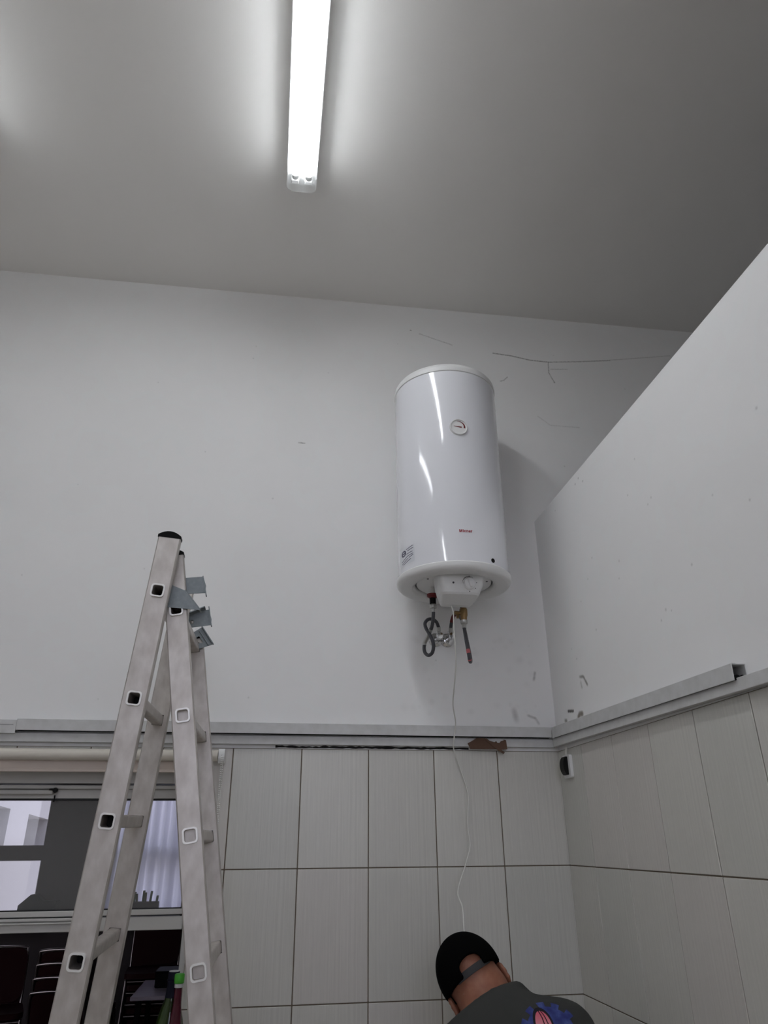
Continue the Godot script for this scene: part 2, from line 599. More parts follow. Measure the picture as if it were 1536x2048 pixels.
func room() -> void:
	var rng := RandomNumberGenerator.new()
	rng.seed = 99
	var st := sb()
	uv_axes = Vector2i(0, 1)
	uv_origin = Vector2(-2.6, 2.0)
	uv_size = Vector2(4.0, 2.2)
	around_hatch(st, -4.2, 2.4, 0.0, 4.35, -0.2, 0.0)
	uv_size = Vector2.ZERO
	var back := struct("wall_back", st, M.wall_back, "white back wall carrying the water heater, tiled in its lower part", "wall")
	st = sb()
	around_hatch(st, -4.2, 0.0, 0.0, 2.0, -0.004, 0.001)
	mk("grout", st, M.grout, back)
	st = sb()
	uv_axes = Vector2i(2, 1)
	uv_origin = Vector2(-0.25, 3.0 - 380.0 / 360.0)
	uv_size = Vector2(900.0 / 360.0, 380.0 / 360.0)
	box(st, Vector3(0.06, 1.493, 2.5), Vector3(0.12, 2.986, 5.0))
	uv_size = Vector2.ZERO
	var right := struct("wall_right", st, M.wall_right, "white partition on the right, tiled below, its top edge free under the ceiling", "wall")
	st = sb()
	box(st, Vector3(0.0015, 1.0, 2.5), Vector3(0.005, 2.0, 5.0))
	mk("grout", st, M.grout, right)
	tiles(back, right, rng)
	# dark strip painting the shade in the gap between tiles and lower trunking
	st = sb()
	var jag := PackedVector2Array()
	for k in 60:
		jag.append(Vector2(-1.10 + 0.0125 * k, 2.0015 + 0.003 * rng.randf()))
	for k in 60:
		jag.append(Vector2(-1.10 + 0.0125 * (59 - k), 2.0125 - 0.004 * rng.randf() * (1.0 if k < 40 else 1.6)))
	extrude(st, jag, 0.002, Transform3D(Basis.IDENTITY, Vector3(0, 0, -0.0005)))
	mk("joint_shade", st, M.joint, back)
	st = sb()
	box(st, Vector3(-4.3, 2.15, 2.7), Vector3(0.2, 4.4, 6.2))
	struct("wall_left", st, M.paint, "plain white wall closing the kitchen on the left", "wall")
	st = sb()
	box(st, Vector3(2.5, 2.15, 2.7), Vector3(0.2, 4.4, 6.2))
	struct("wall_far_right", st, M.paint, "plain white wall behind the partition", "wall")
	# the wall behind the camera has the kitchen's own window
	st = sb()
	var zf := 5.1
	box(st, Vector3(-3.2, 2.15, zf), Vector3(2.6, 4.4, 0.2))
	box(st, Vector3(1.3, 2.15, zf), Vector3(2.6, 4.4, 0.2))
	box(st, Vector3(-0.95, 0.75, zf), Vector3(1.9, 1.6, 0.2))
	box(st, Vector3(-0.95, 4.1, zf), Vector3(1.9, 0.6, 0.2))
	struct("wall_front", st, M.paint, "plain white wall with a wide window behind the camera", "wall")
	st = sb()
	for x in [-1.87, -0.95, -0.03]:
		box(st, Vector3(x, 2.675, zf + 0.02), Vector3(0.06, 2.25, 0.06), 0.004)
	for y in [1.58, 3.77]:
		box(st, Vector3(-0.95, y, zf + 0.02), Vector3(1.9, 0.06, 0.06), 0.004)
	var kw := struct("window_4", st, M.window_white, "wide kitchen window behind the camera", "window")
	st = sb()
	box(st, Vector3(-0.95, 2.675, zf + 0.02), Vector3(1.8, 2.15, 0.006))
	mk("pane", st, M.glass, kw)
	st = sb()
	box(st, Vector3(0, 0.1, 0), Vector3(7.1, 0.2, 6.2), 0.0)
	var ceil := struct("ceiling", st, M.ceiling, "plain white kitchen ceiling", "ceiling")
	ceil.position = Vector3(-0.9, CEIL + 0.002, 2.75)
	ceil.rotation.z = 0.010
	st = sb()
	box(st, Vector3(-0.9, -0.1, 2.7), Vector3(7.2, 0.2, 6.2))
	struct("floor", st, M.floor, "kitchen floor", "floor")

func tile_mesh(w: float, h: float) -> ArrayMesh:
	var st := sb()
	uv_axes = Vector2i(0, 1)
	uv_origin = Vector2(-w * 0.5, -h * 0.5)
	uv_size = Vector2(0.25, 0.4)
	box(st, Vector3.ZERO, Vector3(w, h, 0.008), 0.0012)
	uv_size = Vector2.ZERO
	st.generate_normals()
	return st.commit()

func tiles(back: Node3D, right: Node3D, rng: RandomNumberGenerator) -> void:
	var cache := {}
	var put := func(wall: Node3D, a: float, b: float, y0: float, y1: float, on_back: bool) -> void:
		var w: float = b - a - 0.0036
		var h: float = y1 - y0 - 0.0036
		if w < 0.01 or h < 0.01:
			return
		var key := Vector2(snappedf(w, 0.001), snappedf(h, 0.001))
		if not cache.has(key):
			cache[key] = tile_mesh(w, h)
		var o := MeshInstance3D.new()
		o.mesh = cache[key]
		o.material_override = M.tile[rng.randi() % 5]
		o.name = "tile"
		var c: float = (a + b) * 0.5
		var tilt := Vector3((rng.randf() - 0.5) * 0.003, (rng.randf() - 0.5) * 0.003, 0)
		if on_back:
			o.position = Vector3(c, (y0 + y1) * 0.5, 0.0)
			o.rotation = tilt
		else:
			o.position = Vector3(0.0, (y0 + y1) * 0.5, c)
			o.rotation = Vector3(0, -PI / 2 + tilt.y, tilt.x)
		wall.add_child(o, true)
	var xs := [0.0]
	for i in 16:
		xs.append(-0.2516 - 0.25 * i)
	var ys := [2.0, 1.6, 1.202, 0.804, 0.406, 0.008]
	for i in 16:
		for j in 5:
			var b: float = xs[i]
			var a: float = maxf(xs[i + 1], -4.2)
			var y1: float = ys[j]
			var y0: float = ys[j + 1]
			# leave the hatch opening out
			if b > HX0 and a < HX1 and y1 > HY0 and y0 < HY1:
				if b > HX1:
					put.call(back, HX1, b, y0, y1, true)
				if a < HX0:
					put.call(back, a, HX0, y0, y1, true)
				var aa := maxf(a, HX0)
				var bb := minf(b, HX1)
				if y1 > HY1 + 0.02:
					put.call(back, aa, bb, HY1, y1, true)
				if y0 < HY0 - 0.02:
					put.call(back, aa, bb, y0, HY0, true)
			else:
				put.call(back, a, b, y0, y1, true)
	var zs := [0.004, 0.2287]
	for i in 18:
		zs.append(0.4787 + 0.25 * i)
	for i in zs.size() - 1:
		for j in 5:
			put.call(right, zs[i], zs[i + 1], ys[j + 1], ys[j], false)

func trunking(label: String, called: String, size: Vector3, at: Vector3, rot := Vector3.ZERO, open_end := false, open_below := false) -> Node3D:
	# runs along local x, back at local z = 0; at is its middle on the wall
	var t := thing("cable_trunking", label, "cable trunking", at, called)
	t.rotation = rot
	var st := sb()
	var L := size.x
	var h := size.y
	var d := size.z
	# a channel of 2 mm walls, open towards the room, and a lid over it
	box(st, Vector3(0, 0, 0.001), Vector3(L, h, 0.002))
	box(st, Vector3(0, h * 0.5 - 0.001, d * 0.5), Vector3(L, 0.002, d))
	if not open_below:
		box(st, Vector3(0, -h * 0.5 + 0.001, d * 0.5), Vector3(L, 0.002, d))
	mk("base", st, M.pvc, t)
	st = sb()
	box(st, Vector3(0, 0, d), Vector3(L - (0.006 if open_end else 0.0), h + 0.003, 0.003), 0.001)
	box(st, Vector3(0, h * 0.5 + 0.0008, d - 0.005), Vector3(L - 0.002, 0.0015, 0.01))
	if not open_below:
		box(st, Vector3(0, -h * 0.5 - 0.0008, d - 0.005), Vector3(L - 0.002, 0.0015, 0.01))
	mk("lid", st, M.pvc, t)
	if open_below:  # black cables added inside so the gap underneath looks dark
		for k in 2:
			st = sb()
			tube(st, [Vector3(-L * 0.5 + 0.004, -h * 0.5 + 0.0055, 0.0095 + 0.0145 * k), Vector3(L * 0.5 - 0.004, -h * 0.5 + 0.0055, 0.0095 + 0.0145 * k)], 0.0072, 10)
			mk("cable", st, M.black, t)
	return t

func trunkings() -> void:
	# back wall: slim lower run and deeper upper run; the same pair turns on to the partition
	trunking("slim lower white cable trunking along the top of the back wall tiles", "white wall trunking", Vector3(4.18, 0.027, 0.018), Vector3(-2.11, 2.0275, 0.0))
	trunking("deeper upper white cable trunking running along the back wall below the heater", "white wall trunking", Vector3(1.975, 0.036, 0.034), Vector3(-1.022, 2.068, 0.0), Vector3(0, 0, -0.0012), false, true)
	var j := trunking("short trunking joint piece with a seam at the far left end of the upper run", "white wall trunking", Vector3(2.1, 0.044, 0.030), Vector3(-3.06, 2.062, 0.0))
	var st := sb()
	box(st, Vector3(0.94, 0.006, 0.0312), Vector3(0.2, 0.0012, 0.0012))
	mk("seam", st, M.hose, j)
	trunking("slim lower white trunking rising along the partition above its tiles", "white wall trunking", Vector3(3.2, 0.028, 0.026), Vector3(0.0, 2.0125, 1.622), Vector3(0, -PI / 2, -0.0108))
	trunking("upper white trunking on the partition with its open end cut off at the right", "white wall trunking", Vector3(1.195, 0.038, 0.034), Vector3(0.0, 2.0555, 0.637), Vector3(0, -PI / 2, -0.015), true, true)

# ------------------------------------------------------------------ water heater and its pipes
const HEATER := Vector3(-0.450, 2.572, 0.237)

func heater() -> void:
	var t := thing("water_heater", "white cylindrical electric water heater hung high on the wall", "water heater", HEATER)
	var st := sb()
	lathe(st, [Vector2(0, 0.03), Vector2(0.2165, 0.03), Vector2(0.2165, 0.866), Vector2(0, 0.866)], 96)
	mk("body", st, M.enamel, t)
	st = sb()
	lathe(st, [Vector2(0, 0.860), Vector2(0.2160, 0.868), Vector2(0.2185, 0.8695), Vector2(0.2185, 0.884), Vector2(0.216, 0.896), Vector2(0.209, 0.906), Vector2(0.195, 0.913), Vector2(0.1, 0.918), Vector2(0, 0.919)], 96)
	mk("top_cap", st, M.plastic, t)
	st = sb()
	lathe(st, [Vector2(0.1505, 0.02), Vector2(0.1515, 0.012), Vector2(0.156, 0.004), Vector2(0.165, 0.0), Vector2(0.203, 0.0), Vector2(0.213, 0.003), Vector2(0.2195, 0.010), Vector2(0.222, 0.020), Vector2(0.2215, 0.029), Vector2(0.2165, 0.034)], 96)
	mk("bottom_rim", st, M.plastic, t)
	st = sb()
	lathe(st, [Vector2(0, 0.013), Vector2(0.139, 0.013), Vector2(0.144, 0.016), Vector2(0.145, 0.028), Vector2(0, 0.028)], 72)
	var plate := mk("base_plate", st, M.plastic, t)
	for x in [-0.115, 0.115]:
		st = sb()
		lathe(st, [Vector2(0, 0), Vector2(0.004, 0), Vector2(0.004, 0.003), Vector2(0, 0.003)], 12, Transform3D(Basis.IDENTITY, Vector3(x, 0.0115, 0.06)))
		mk("screw", st, M.hose, plate)
	st = sb()
	var secs := []
	for r in [[0.018, -0.093, 0.086, 0.035, 0.140, 0.020], [-0.030, -0.088, 0.080, 0.035, 0.1345, 0.022], [-0.058, -0.082, 0.068, 0.036, 0.131, 0.024], [-0.065, -0.078, 0.064, 0.036, 0.126, 0.024], [-0.080, -0.072, 0.054, 0.036, 0.084, 0.018], [-0.087, -0.066, 0.046, 0.037, 0.066, 0.010]]:
		var ring := []
		for v in rrect(r[2] - r[1], r[4] - r[3], r[5], 5):
			ring.append(Vector3((r[1] + r[2]) * 0.5 + v.x, r[0], (r[3] + r[4]) * 0.5 + v.y))
		secs.append(ring)
	loft(st, secs, true)
	var cover := mk("thermostat_cover", st, M.plastic, t)
	# knob on the sloping front face
	var face := Basis(Vector3.RIGHT, -PI / 2 + PI + deg_to_rad(-6.5))   # local y of the lathe points out of the face
	var kx := Transform3D(Basis(Vector3(1, 0, 0), Vector3(0, -0.113, 0.9936), Vector3(0, -0.9936, -0.113)), Vector3(0.024, -0.026, 0.1345))
	st = sb()
	lathe(st, [Vector2(0, 0), Vector2(0.0225, 0), Vector2(0.0225, 0.005), Vector2(0.020, 0.011), Vector2(0.017, 0.013), Vector2(0, 0.013)], 28, kx)
	box(st, kx * Vector3(0, 0.015, 0), Vector3(0.009, 0.031, 0.014), 0.003, Basis(kx.basis.x, kx.basis.z, kx.basis.y).rotated(kx.basis.y.normalized(), 0.35))
	mk("knob", st, M.knob, cover)
	st = sb()
	for k in 14:
		var a := deg_to_rad(95 + 8.5 * k)
		var a2 := deg_to_rad(95 + 8.5 * (k + 1))
		var w := 0.0006 + 0.0016 * sin(PI * clampf(k / 14.0, 0, 1))
		poly(st, [kx * Vector3(cos(a + PI * 0.5) * 0.0262, 0.0006, sin(a + PI * 0.5) * 0.0262), kx * Vector3(cos(a2 + PI * 0.5) * 0.0262, 0.0006, sin(a2 + PI * 0.5) * 0.0262), kx * Vector3(cos(a2 + PI * 0.5) * (0.0262 + w), 0.0006, sin(a2 + PI * 0.5) * (0.0262 + w)), kx * Vector3(cos(a + PI * 0.5) * (0.0262 + w), 0.0006, sin(a + PI * 0.5) * (0.0262 + w))], kx.basis.y)
	mk("dial_arc", st, M.black, cover)
	for a in [-90.0, -10.0, 35.0, 88.0]:
		var q := deg_to_rad(a)
		st = sb()
		box(st, kx * Vector3(cos(q) * 0.0285, 0.0006, sin(q) * 0.0285), Vector3(0.003, 0.003, 0.0008), 0, Basis(kx.basis.x, kx.basis.z, kx.basis.y))
		mk("dial_mark", st, M.black, cover)
	st = sb()
	lathe(st, [Vector2(0, 0), Vector2(0.004, 0), Vector2(0.0034, 0.0025), Vector2(0, 0.003)], 14, Transform3D(kx.basis, Vector3(-0.036, -0.024, 0.135)))
	mk("indicator_lamp", st, M.hose, cover)
	# temperature gauge on the front
	var gx := Transform3D(Basis(Vector3(1, 0, 0), Vector3(0, 0, 1), Vector3(0, -1, 0)), Vector3(-0.004, 0.596, 0.2125))
	st = sb()
	lathe(st, [Vector2(0.030, 0.0), Vector2(0.0365, 0.0), Vector2(0.0365, 0.007), Vector2(0.0345, 0.0105), Vector2(0.0325, 0.0105), Vector2(0.0305, 0.007), Vector2(0.030, 0.0)], 48, gx)
	var gauge := mk("gauge", st, M.plastic, t)
	st = sb()
	lathe(st, [Vector2(0, 0.0), Vector2(0.0305, 0.0), Vector2(0.0305, 0.0062), Vector2(0, 0.0062)], 40, gx)
	mk("dial", st, M.plastic, gauge)
	st = sb()
	for k in 12:
		var a := deg_to_rad(104 - 9.5 * k)
		var a2 := deg_to_rad(104 - 9.5 * (k + 1))
		var w := 0.001 + 0.006 * k / 12.0
		var w2 := 0.001 + 0.006 * (k + 1) / 12.0
		var g := func(an: float, r: float) -> Vector3: return gx.origin + Vector3(cos(an) * r, sin(an) * r, 0.0068)
		poly(st, [g.call(a, 0.0265), g.call(a2, 0.0265), g.call(a2, 0.0265 - w2), g.call(a, 0.0265 - w)], Vector3(0, 0, 1))
	mk("red_arc", st, M.dark_red, gauge)
	st = sb()
	extrude(st, PackedVector2Array([Vector2(-0.021, 0.0038), Vector2(0.011, 0.0022), Vector2(0.0125, -0.0005), Vector2(0.0105, -0.0032), Vector2(-0.019, 0.0022)]), 0.0008, Transform3D(Basis.IDENTITY, gx.origin + Vector3(0, 0, 0.0066)))
	mk("needle", st, M.dark_red, gauge)
	# lettering
	var tm := TextMesh.new()
	tm.text = "Mixner"
	var f := SystemFont.new()
	f.font_names = PackedStringArray(["Droid Sans"])
	f.font_weight = 700
	f.font_italic = true
	tm.font = f
	tm.font_size = 32
	tm.pixel_size = 0.00046
	tm.depth = 0.0016
	tm.material = M.logo_red
	var lo := MeshInstance3D.new()
	lo.mesh = tm
	lo.name = "lettering"
	lo.position = Vector3(-0.001, 0.150, 0.2163)
	t.add_child(lo)
	# sticker low on the left flank, with small dark print
	st = sb()
	for k in 8:
		var a0 := deg_to_rad(-82.0 + 3.4 * k)
		var a1 := deg_to_rad(-82.0 + 3.4 * (k + 1))
		var P := func(a: float, y: float) -> Vector3: return Vector3(sin(a) * 0.2171, y, cos(a) * 0.2171)
		for q in [[a0, 0.058, k, 1], [a1, 0.058, k + 1, 1], [a1, 0.128, k + 1, 0], [a0, 0.058, k, 1], [a1, 0.128, k + 1, 0], [a0, 0.128, k, 0]]:
			st.set_uv(Vector2(q[2] / 8.0, q[3]))
			st.set_smooth_group(1)
			st.add_vertex(P.call(q[0], q[1]))
	mk("sticker", st, M.sticker, t)
	st = sb()
	var pa := deg_to_rad(28.6)
	var pb := Basis(Vector3(cos(pa), 0, -sin(pa)), Vector3(sin(pa), 0, cos(pa)), Vector3(0, 1, 0))
	lathe(st, [Vector2(0, 0), Vector2(0.0085, 0), Vector2(0.0085, 0.002), Vector2(0, 0.003)], 20, Transform3D(Basis(pb.x, pb.y, pb.x.cross(pb.y)), Vector3(sin(pa) * 0.2160, 0.048, cos(pa) * 0.2160)))
	mk("plug", st, M.cap, t)
	st = sb()
	box(st, Vector3(0, 0.72, -0.2255), Vector3(0.24, 0.05, 0.022), 0.002)
	mk("wall_bracket", st, M.galv, t)
	st = sb()
	box(st, Vector3(0, 0.14, -0.2255), Vector3(0.24, 0.05, 0.022), 0.002)
	mk("wall_bracket", st, M.galv, t)

func pipes() -> void:
	var up := Basis.IDENTITY
	# hot side, left: black sleeve with red collar, nut, then the grey hose looping down to the left valve
	var t := thing("flexible_hose", "dark grey flexible hose in an S loop under the heater, left side", "hose")
	var st := sb()
	lathe(st, [Vector2(0, 0), Vector2(0.012, 0), Vector2(0.0215, 0.008), Vector2(0.0225, 0.016), Vector2(0, 0.016)], 24, Transform3D(up, Vector3(-0.527, 2.5405, 0.2)))
	mk("red_collar", st, M.dark_red, t)
	st = sb()
	lathe(st, [Vector2(0, 0), Vector2(0.0125, 0), Vector2(0.0125, 0.024), Vector2(0, 0.024)], 20, Transform3D(up, Vector3(-0.527, 2.517, 0.2)))
	mk("sleeve", st, M.black, t)
	st = sb()
	lathe(st, [Vector2(0, 0), Vector2(0.010, 0), Vector2(0.010, 0.04), Vector2(0, 0.04)], 16, Transform3D(up, Vector3(-0.527, 2.55, 0.2)))
	mk("inlet_stub", st, M.plastic, t)
	st = sb()
	lathe(st, [Vector2(0, 0), Vector2(0.013, 0), Vector2(0.0145, 0.003), Vector2(0.0145, 0.013), Vector2(0.013, 0.016), Vector2(0, 0.016)], 6, Transform3D(up, Vector3(-0.527, 2.500, 0.2)))
	lathe(st, [Vector2(0, 0), Vector2(0.006, 0), Vector2(0.006, 0.022), Vector2(0, 0.022)], 14, Transform3D(up, Vector3(-0.5265, 2.480, 0.198)))
	mk("nut", st, M.steel, t)
	st = sb()
	tube(st, smooth([Vector3(-0.526, 2.486, 0.198), Vector3(-0.527, 2.462, 0.194), Vector3(-0.529, 2.435, 0.176), Vector3(-0.535, 2.41, 0.140), Vector3(-0.545, 2.388, 0.115), Vector3(-0.5495, 2.364, 0.115), Vector3(-0.5475, 2.343, 0.126), Vector3(-0.538, 2.331, 0.142), Vector3(-0.5270, 2.338, 0.158), Vector3(-0.5235, 2.362, 0.168), Vector3(-0.5285, 2.387, 0.168), Vector3(-0.537, 2.412, 0.158), Vector3(-0.5455, 2.438, 0.142), Vector3(-0.543, 2.464, 0.118), Vector3(-0.528, 2.483, 0.106), Vector3(-0.508, 2.488, 0.095), Vector3(-0.489, 2.48, 0.084), Vector3(-0.479, 2.462, 0.074)], 5), 0.0068, 12)
	mk("hose", st, M.hose, t)
	st = sb()
	tube(st, [Vector3(-0.479, 2.463, 0.0742), Vector3(-0.4765, 2.448, 0.068)], 0.0078, 14)
	mk("ferrule", st, M.steel, t)
	st = sb()
	tube(st, smooth([Vector3(-0.5305, 2.428, 0.1665), Vector3(-0.535, 2.41, 0.140), Vector3(-0.545, 2.388, 0.115), Vector3(-0.5475, 2.376, 0.113)], 4), 0.0078, 14)
	mk("ferrule", st, M.steel, t)
	# cold side, right: brass safety valve with its red lever and the hose to the right valve
	t = thing("safety_valve", "small brass safety valve with a side branch hanging under the heater", "valve")
	st = sb()
	lathe(st, [Vector2(0, 0), Vector2(0.0125, 0), Vector2(0.0125, 0.05), Vector2(0, 0.05)], 20, Transform3D(up, Vector3(-0.407, 2.503, 0.2)))
	mk("sleeve", st, M.black, t)
	st = sb()
	lathe(st, [Vector2(0, 0), Vector2(0.012, 0), Vector2(0.0125, 0.012), Vector2(0.0155, 0.022), Vector2(0.0155, 0.044), Vector2(0.0125, 0.05), Vector2(0, 0.05)], 24, Transform3D(up, Vector3(-0.407, 2.455, 0.2)))
	tube(st, [Vector3(-0.412, 2.484, 0.2), Vector3(-0.444, 2.485, 0.204)], 0.0075, 14)
	tube(st, [Vector3(-0.432, 2.485, 0.202), Vector3(-0.432, 2.464, 0.206)], 0.006, 12)
	mk("body", st, M.brass, t)
	t = thing("flexible_hose", "dark grey flexible hose with pink bands hanging below the brass valve", "hose")
	st = sb()
	lathe(st, [Vector2(0, 0), Vector2(0.0125, 0), Vector2(0.0145, 0.003), Vector2(0.0145, 0.015), Vector2(0, 0.015)], 6, Transform3D(up, Vector3(-0.407, 2.442, 0.2)))
	mk("nut", st, M.steel, t)
	st = sb()
	tube(st, [Vector3(-0.407, 2.445, 0.2), Vector3(-0.408, 2.425, 0.203)], 0.0085, 14)
	mk("ferrule", st, M.steel, t)
	var way := smooth([Vector3(-0.408, 2.428, 0.202), Vector3(-0.4085, 2.40, 0.212), Vector3(-0.408, 2.36, 0.226), Vector3(-0.406, 2.32, 0.236), Vector3(-0.401, 2.296, 0.228), Vector3(-0.393, 2.294, 0.210), Vector3(-0.3875, 2.308, 0.192), Vector3(-0.386, 2.338, 0.176), Vector3(-0.386, 2.38, 0.155), Vector3(-0.387, 2.43, 0.135), Vector3(-0.392, 2.476, 0.122), Vector3(-0.406, 2.506, 0.112), Vector3(-0.4195, 2.506, 0.098), Vector3(-0.4265, 2.482, 0.083), Vector3(-0.4285, 2.458, 0.071)], 5)
	st = sb()
	tube(st, way, 0.0068, 12)
	mk("hose", st, M.hose, t)
	for k in [[13, 15], [19, 20]]:
		st = sb()
		tube(st, way.slice(k[0], k[1] + 1), 0.0074, 12)
		mk("pink_band", st, M.pink, t)
	st = sb()
	tube(st, way.slice(58, 66), 0.0076, 12)
	mk("red_band", st, M.dark_red, t)
	st = sb()
	tube(st, [Vector3(-0.4283, 2.462, 0.073), Vector3(-0.4287, 2.444, 0.066)], 0.0078, 14)
	mk("ferrule", st, M.steel, t)
	for v in [["chrome stop valve on the wall, left one of the pair below the heater", -0.477], ["chrome stop valve on the wall, right one of the pair below the heater", -0.4287]]:
		t = thing("stop_valve", v[0], "valve", Vector3(v[1], 2.428, 0.0), "chrome stop valves")
		var fw := Basis(Vector3(1, 0, 0), Vector3(0, 0, 1), Vector3(0, -1, 0))
		st = sb()
		lathe(st, [Vector2(0, 0), Vector2(0.0285, 0), Vector2(0.0275, 0.006), Vector2(0.018, 0.014), Vector2(0.011, 0.015), Vector2(0, 0.015)], 32, Transform3D(fw, Vector3.ZERO))
		mk("rosette", st, M.chrome, t)
		st = sb()
		lathe(st, [Vector2(0, 0), Vector2(0.0095, 0), Vector2(0.0095, 0.05), Vector2(0.012, 0.053), Vector2(0.012, 0.066), Vector2(0, 0.067)], 20, Transform3D(fw, Vector3(0, 0, 0.012)))
		lathe(st, [Vector2(0, -0.012), Vector2(0.008, -0.012), Vector2(0.0085, 0.012), Vector2(0.0105, 0.014), Vector2(0.0105, 0.022), Vector2(0, 0.022)], 18, Transform3D(up, Vector3(0, 0, 0.06)))
		mk("body", st, M.chrome, t)
		st = sb()
		lathe(st, [Vector2(0, 0), Vector2(0.0135, 0), Vector2(0.0150, 0.003), Vector2(0.0150, 0.013), Vector2(0.013, 0.016), Vector2(0, 0.017)], 8, Transform3D(fw, Vector3(0, -0.002, 0.072)))
		mk("handle", st, M.chrome, t)
	t = thing("power_cord", "thin white cord dangling from the heater down over the tiles", "cord")
	st = sb()
	tube(st, smooth([Vector3(-0.478, 2.49, 0.29), Vector3(-0.476, 2.45, 0.31), Vector3(-0.477, 2.40, 0.31), Vector3(-0.472, 2.33, 0.30), Vector3(-0.466, 2.262, 0.27), Vector3(-0.460, 2.19, 0.20), Vector3(-0.446, 2.15, 0.12), Vector3(-0.424, 2.10, 0.06), Vector3(-0.424, 2.066, 0.045), Vector3(-0.430, 2.033, 0.044), Vector3(-0.429, 2.00, 0.032), Vector3(-0.408, 1.945, 0.024), Vector3(-0.382, 1.85, 0.03), Vector3(-0.384, 1.80, 0.032), Vector3(-0.389, 1.737, 0.03), Vector3(-0.384, 1.671, 0.03), Vector3(-0.41, 1.607, 0.05), Vector3(-0.4495, 1.525, 0.08), Vector3(-0.446, 1.48, 0.12), Vector3(-0.462, 1.43, 0.19), Vector3(-0.465, 1.38, 0.215), Vector3(-0.45, 1.25, 0.22)], 6), 0.0024, 8)
	mk("cord", st, M.cord, t)

func small_things() -> void:
	# rocker switch on the partition
	var t := thing("wall_switch", "white surface wall switch with a black rocker just below the trunking", "switch", Vector3(0.0, 1.935, 0.103))
	var st := sb()
	var side := Basis(Vector3(0, 0, 1), Vector3(0, 1, 0), Vector3(-1, 0, 0))   # local x along +z, local z out of the wall
	extrude(st, rrect(0.066, 0.082, 0.008), 0.012, Transform3D(side, Vector3(-0.003, 0, 0)))
	mk("plate", st, M.plastic, t)
	st = sb()
	var arc := PackedVector2Array()   # the rocker's bulging side
	for k in 11:
		var a := lerpf(-1.0, 1.0, k / 10.0)
		arc.append(Vector2(0.012 + 0.019 * sqrt(maxf(0, 1 - a * a * 0.82)), a * 0.032))
	arc.append(Vector2(0.008, 0.032))
	arc.append(Vector2(0.008, -0.032))
	extrude(st, arc, 0.036, Transform3D(Basis(Vector3(-1, 0, 0), Vector3(0, 1, 0), Vector3(0, 0, -1)), Vector3(-0.003, 0.002, 0.015)))
	mk("rocker", st, M.black_gloss, t)
	t = thing("switch_cable", "short white cable between the trunking and the switch on the partition", "cable")
	st = sb()
	tube(st, smooth([Vector3(-0.010, 2.004, 0.112), Vector3(-0.012, 1.992, 0.108), Vector3(-0.010, 1.972, 0.097)], 5), 0.0042, 10)
	mk("sheath", st, M.cord, t)
	# torn brown scrap caught behind the upper trunking
	t = thing("cardboard_scrap", "torn brown scrap of cardboard stuck over the lower trunking below the heater", "scrap")
	st = sb()
	var o := [Vector2(-0.370, 2.024), Vector2(-0.345, 2.036), Vector2(-0.331, 2.044), Vector2(-0.301, 2.044), Vector2(-0.284, 2.034), Vector2(-0.264, 2.029), Vector2(-0.256, 2.033), Vector2(-0.253, 2.027), Vector2(-0.245, 2.026), Vector2(-0.238, 2.033), Vector2(-0.226, 2.036), Vector2(-0.2265, 2.039), Vector2(-0.217, 2.037), Vector2(-0.215, 2.003), Vector2(-0.24, 2.001), Vector2(-0.262, 2.003), Vector2(-0.30, 2.002), Vector2(-0.362, 2.002)]
	extrude(st, PackedVector2Array(o), 0.0015, Transform3D(Basis(Vector3(1, 0, 0), -0.10), Vector3(0, 0.0105, 0.223)))
	mk("sheet", st, M.card, t)
	st = sb()
	extrude(st, PackedVector2Array([Vector2(-0.304, 2.040), Vector2(-0.296, 2.042), Vector2(-0.262, 2.016), Vector2(-0.228, 1.990), Vector2(-0.233, 1.984), Vector2(-0.252, 1.996)]), 0.002, Transform3D(Basis(Vector3(1, 0, 0), -0.06), Vector3(0, 0.0045, 0.1465)))
	mk("torn_strip", st, M.card, t)
	st = sb()
	extrude(st, PackedVector2Array([Vector2(-0.372, 2.022), Vector2(-0.331, 2.045), Vector2(-0.336, 2.036), Vector2(-0.366, 2.016)]), 0.002, Transform3D(Basis(Vector3(1, 0, 0), -0.10), Vector3(0, 0.0105, 0.2255)))
	mk("folded_edge", st, M.card, t)

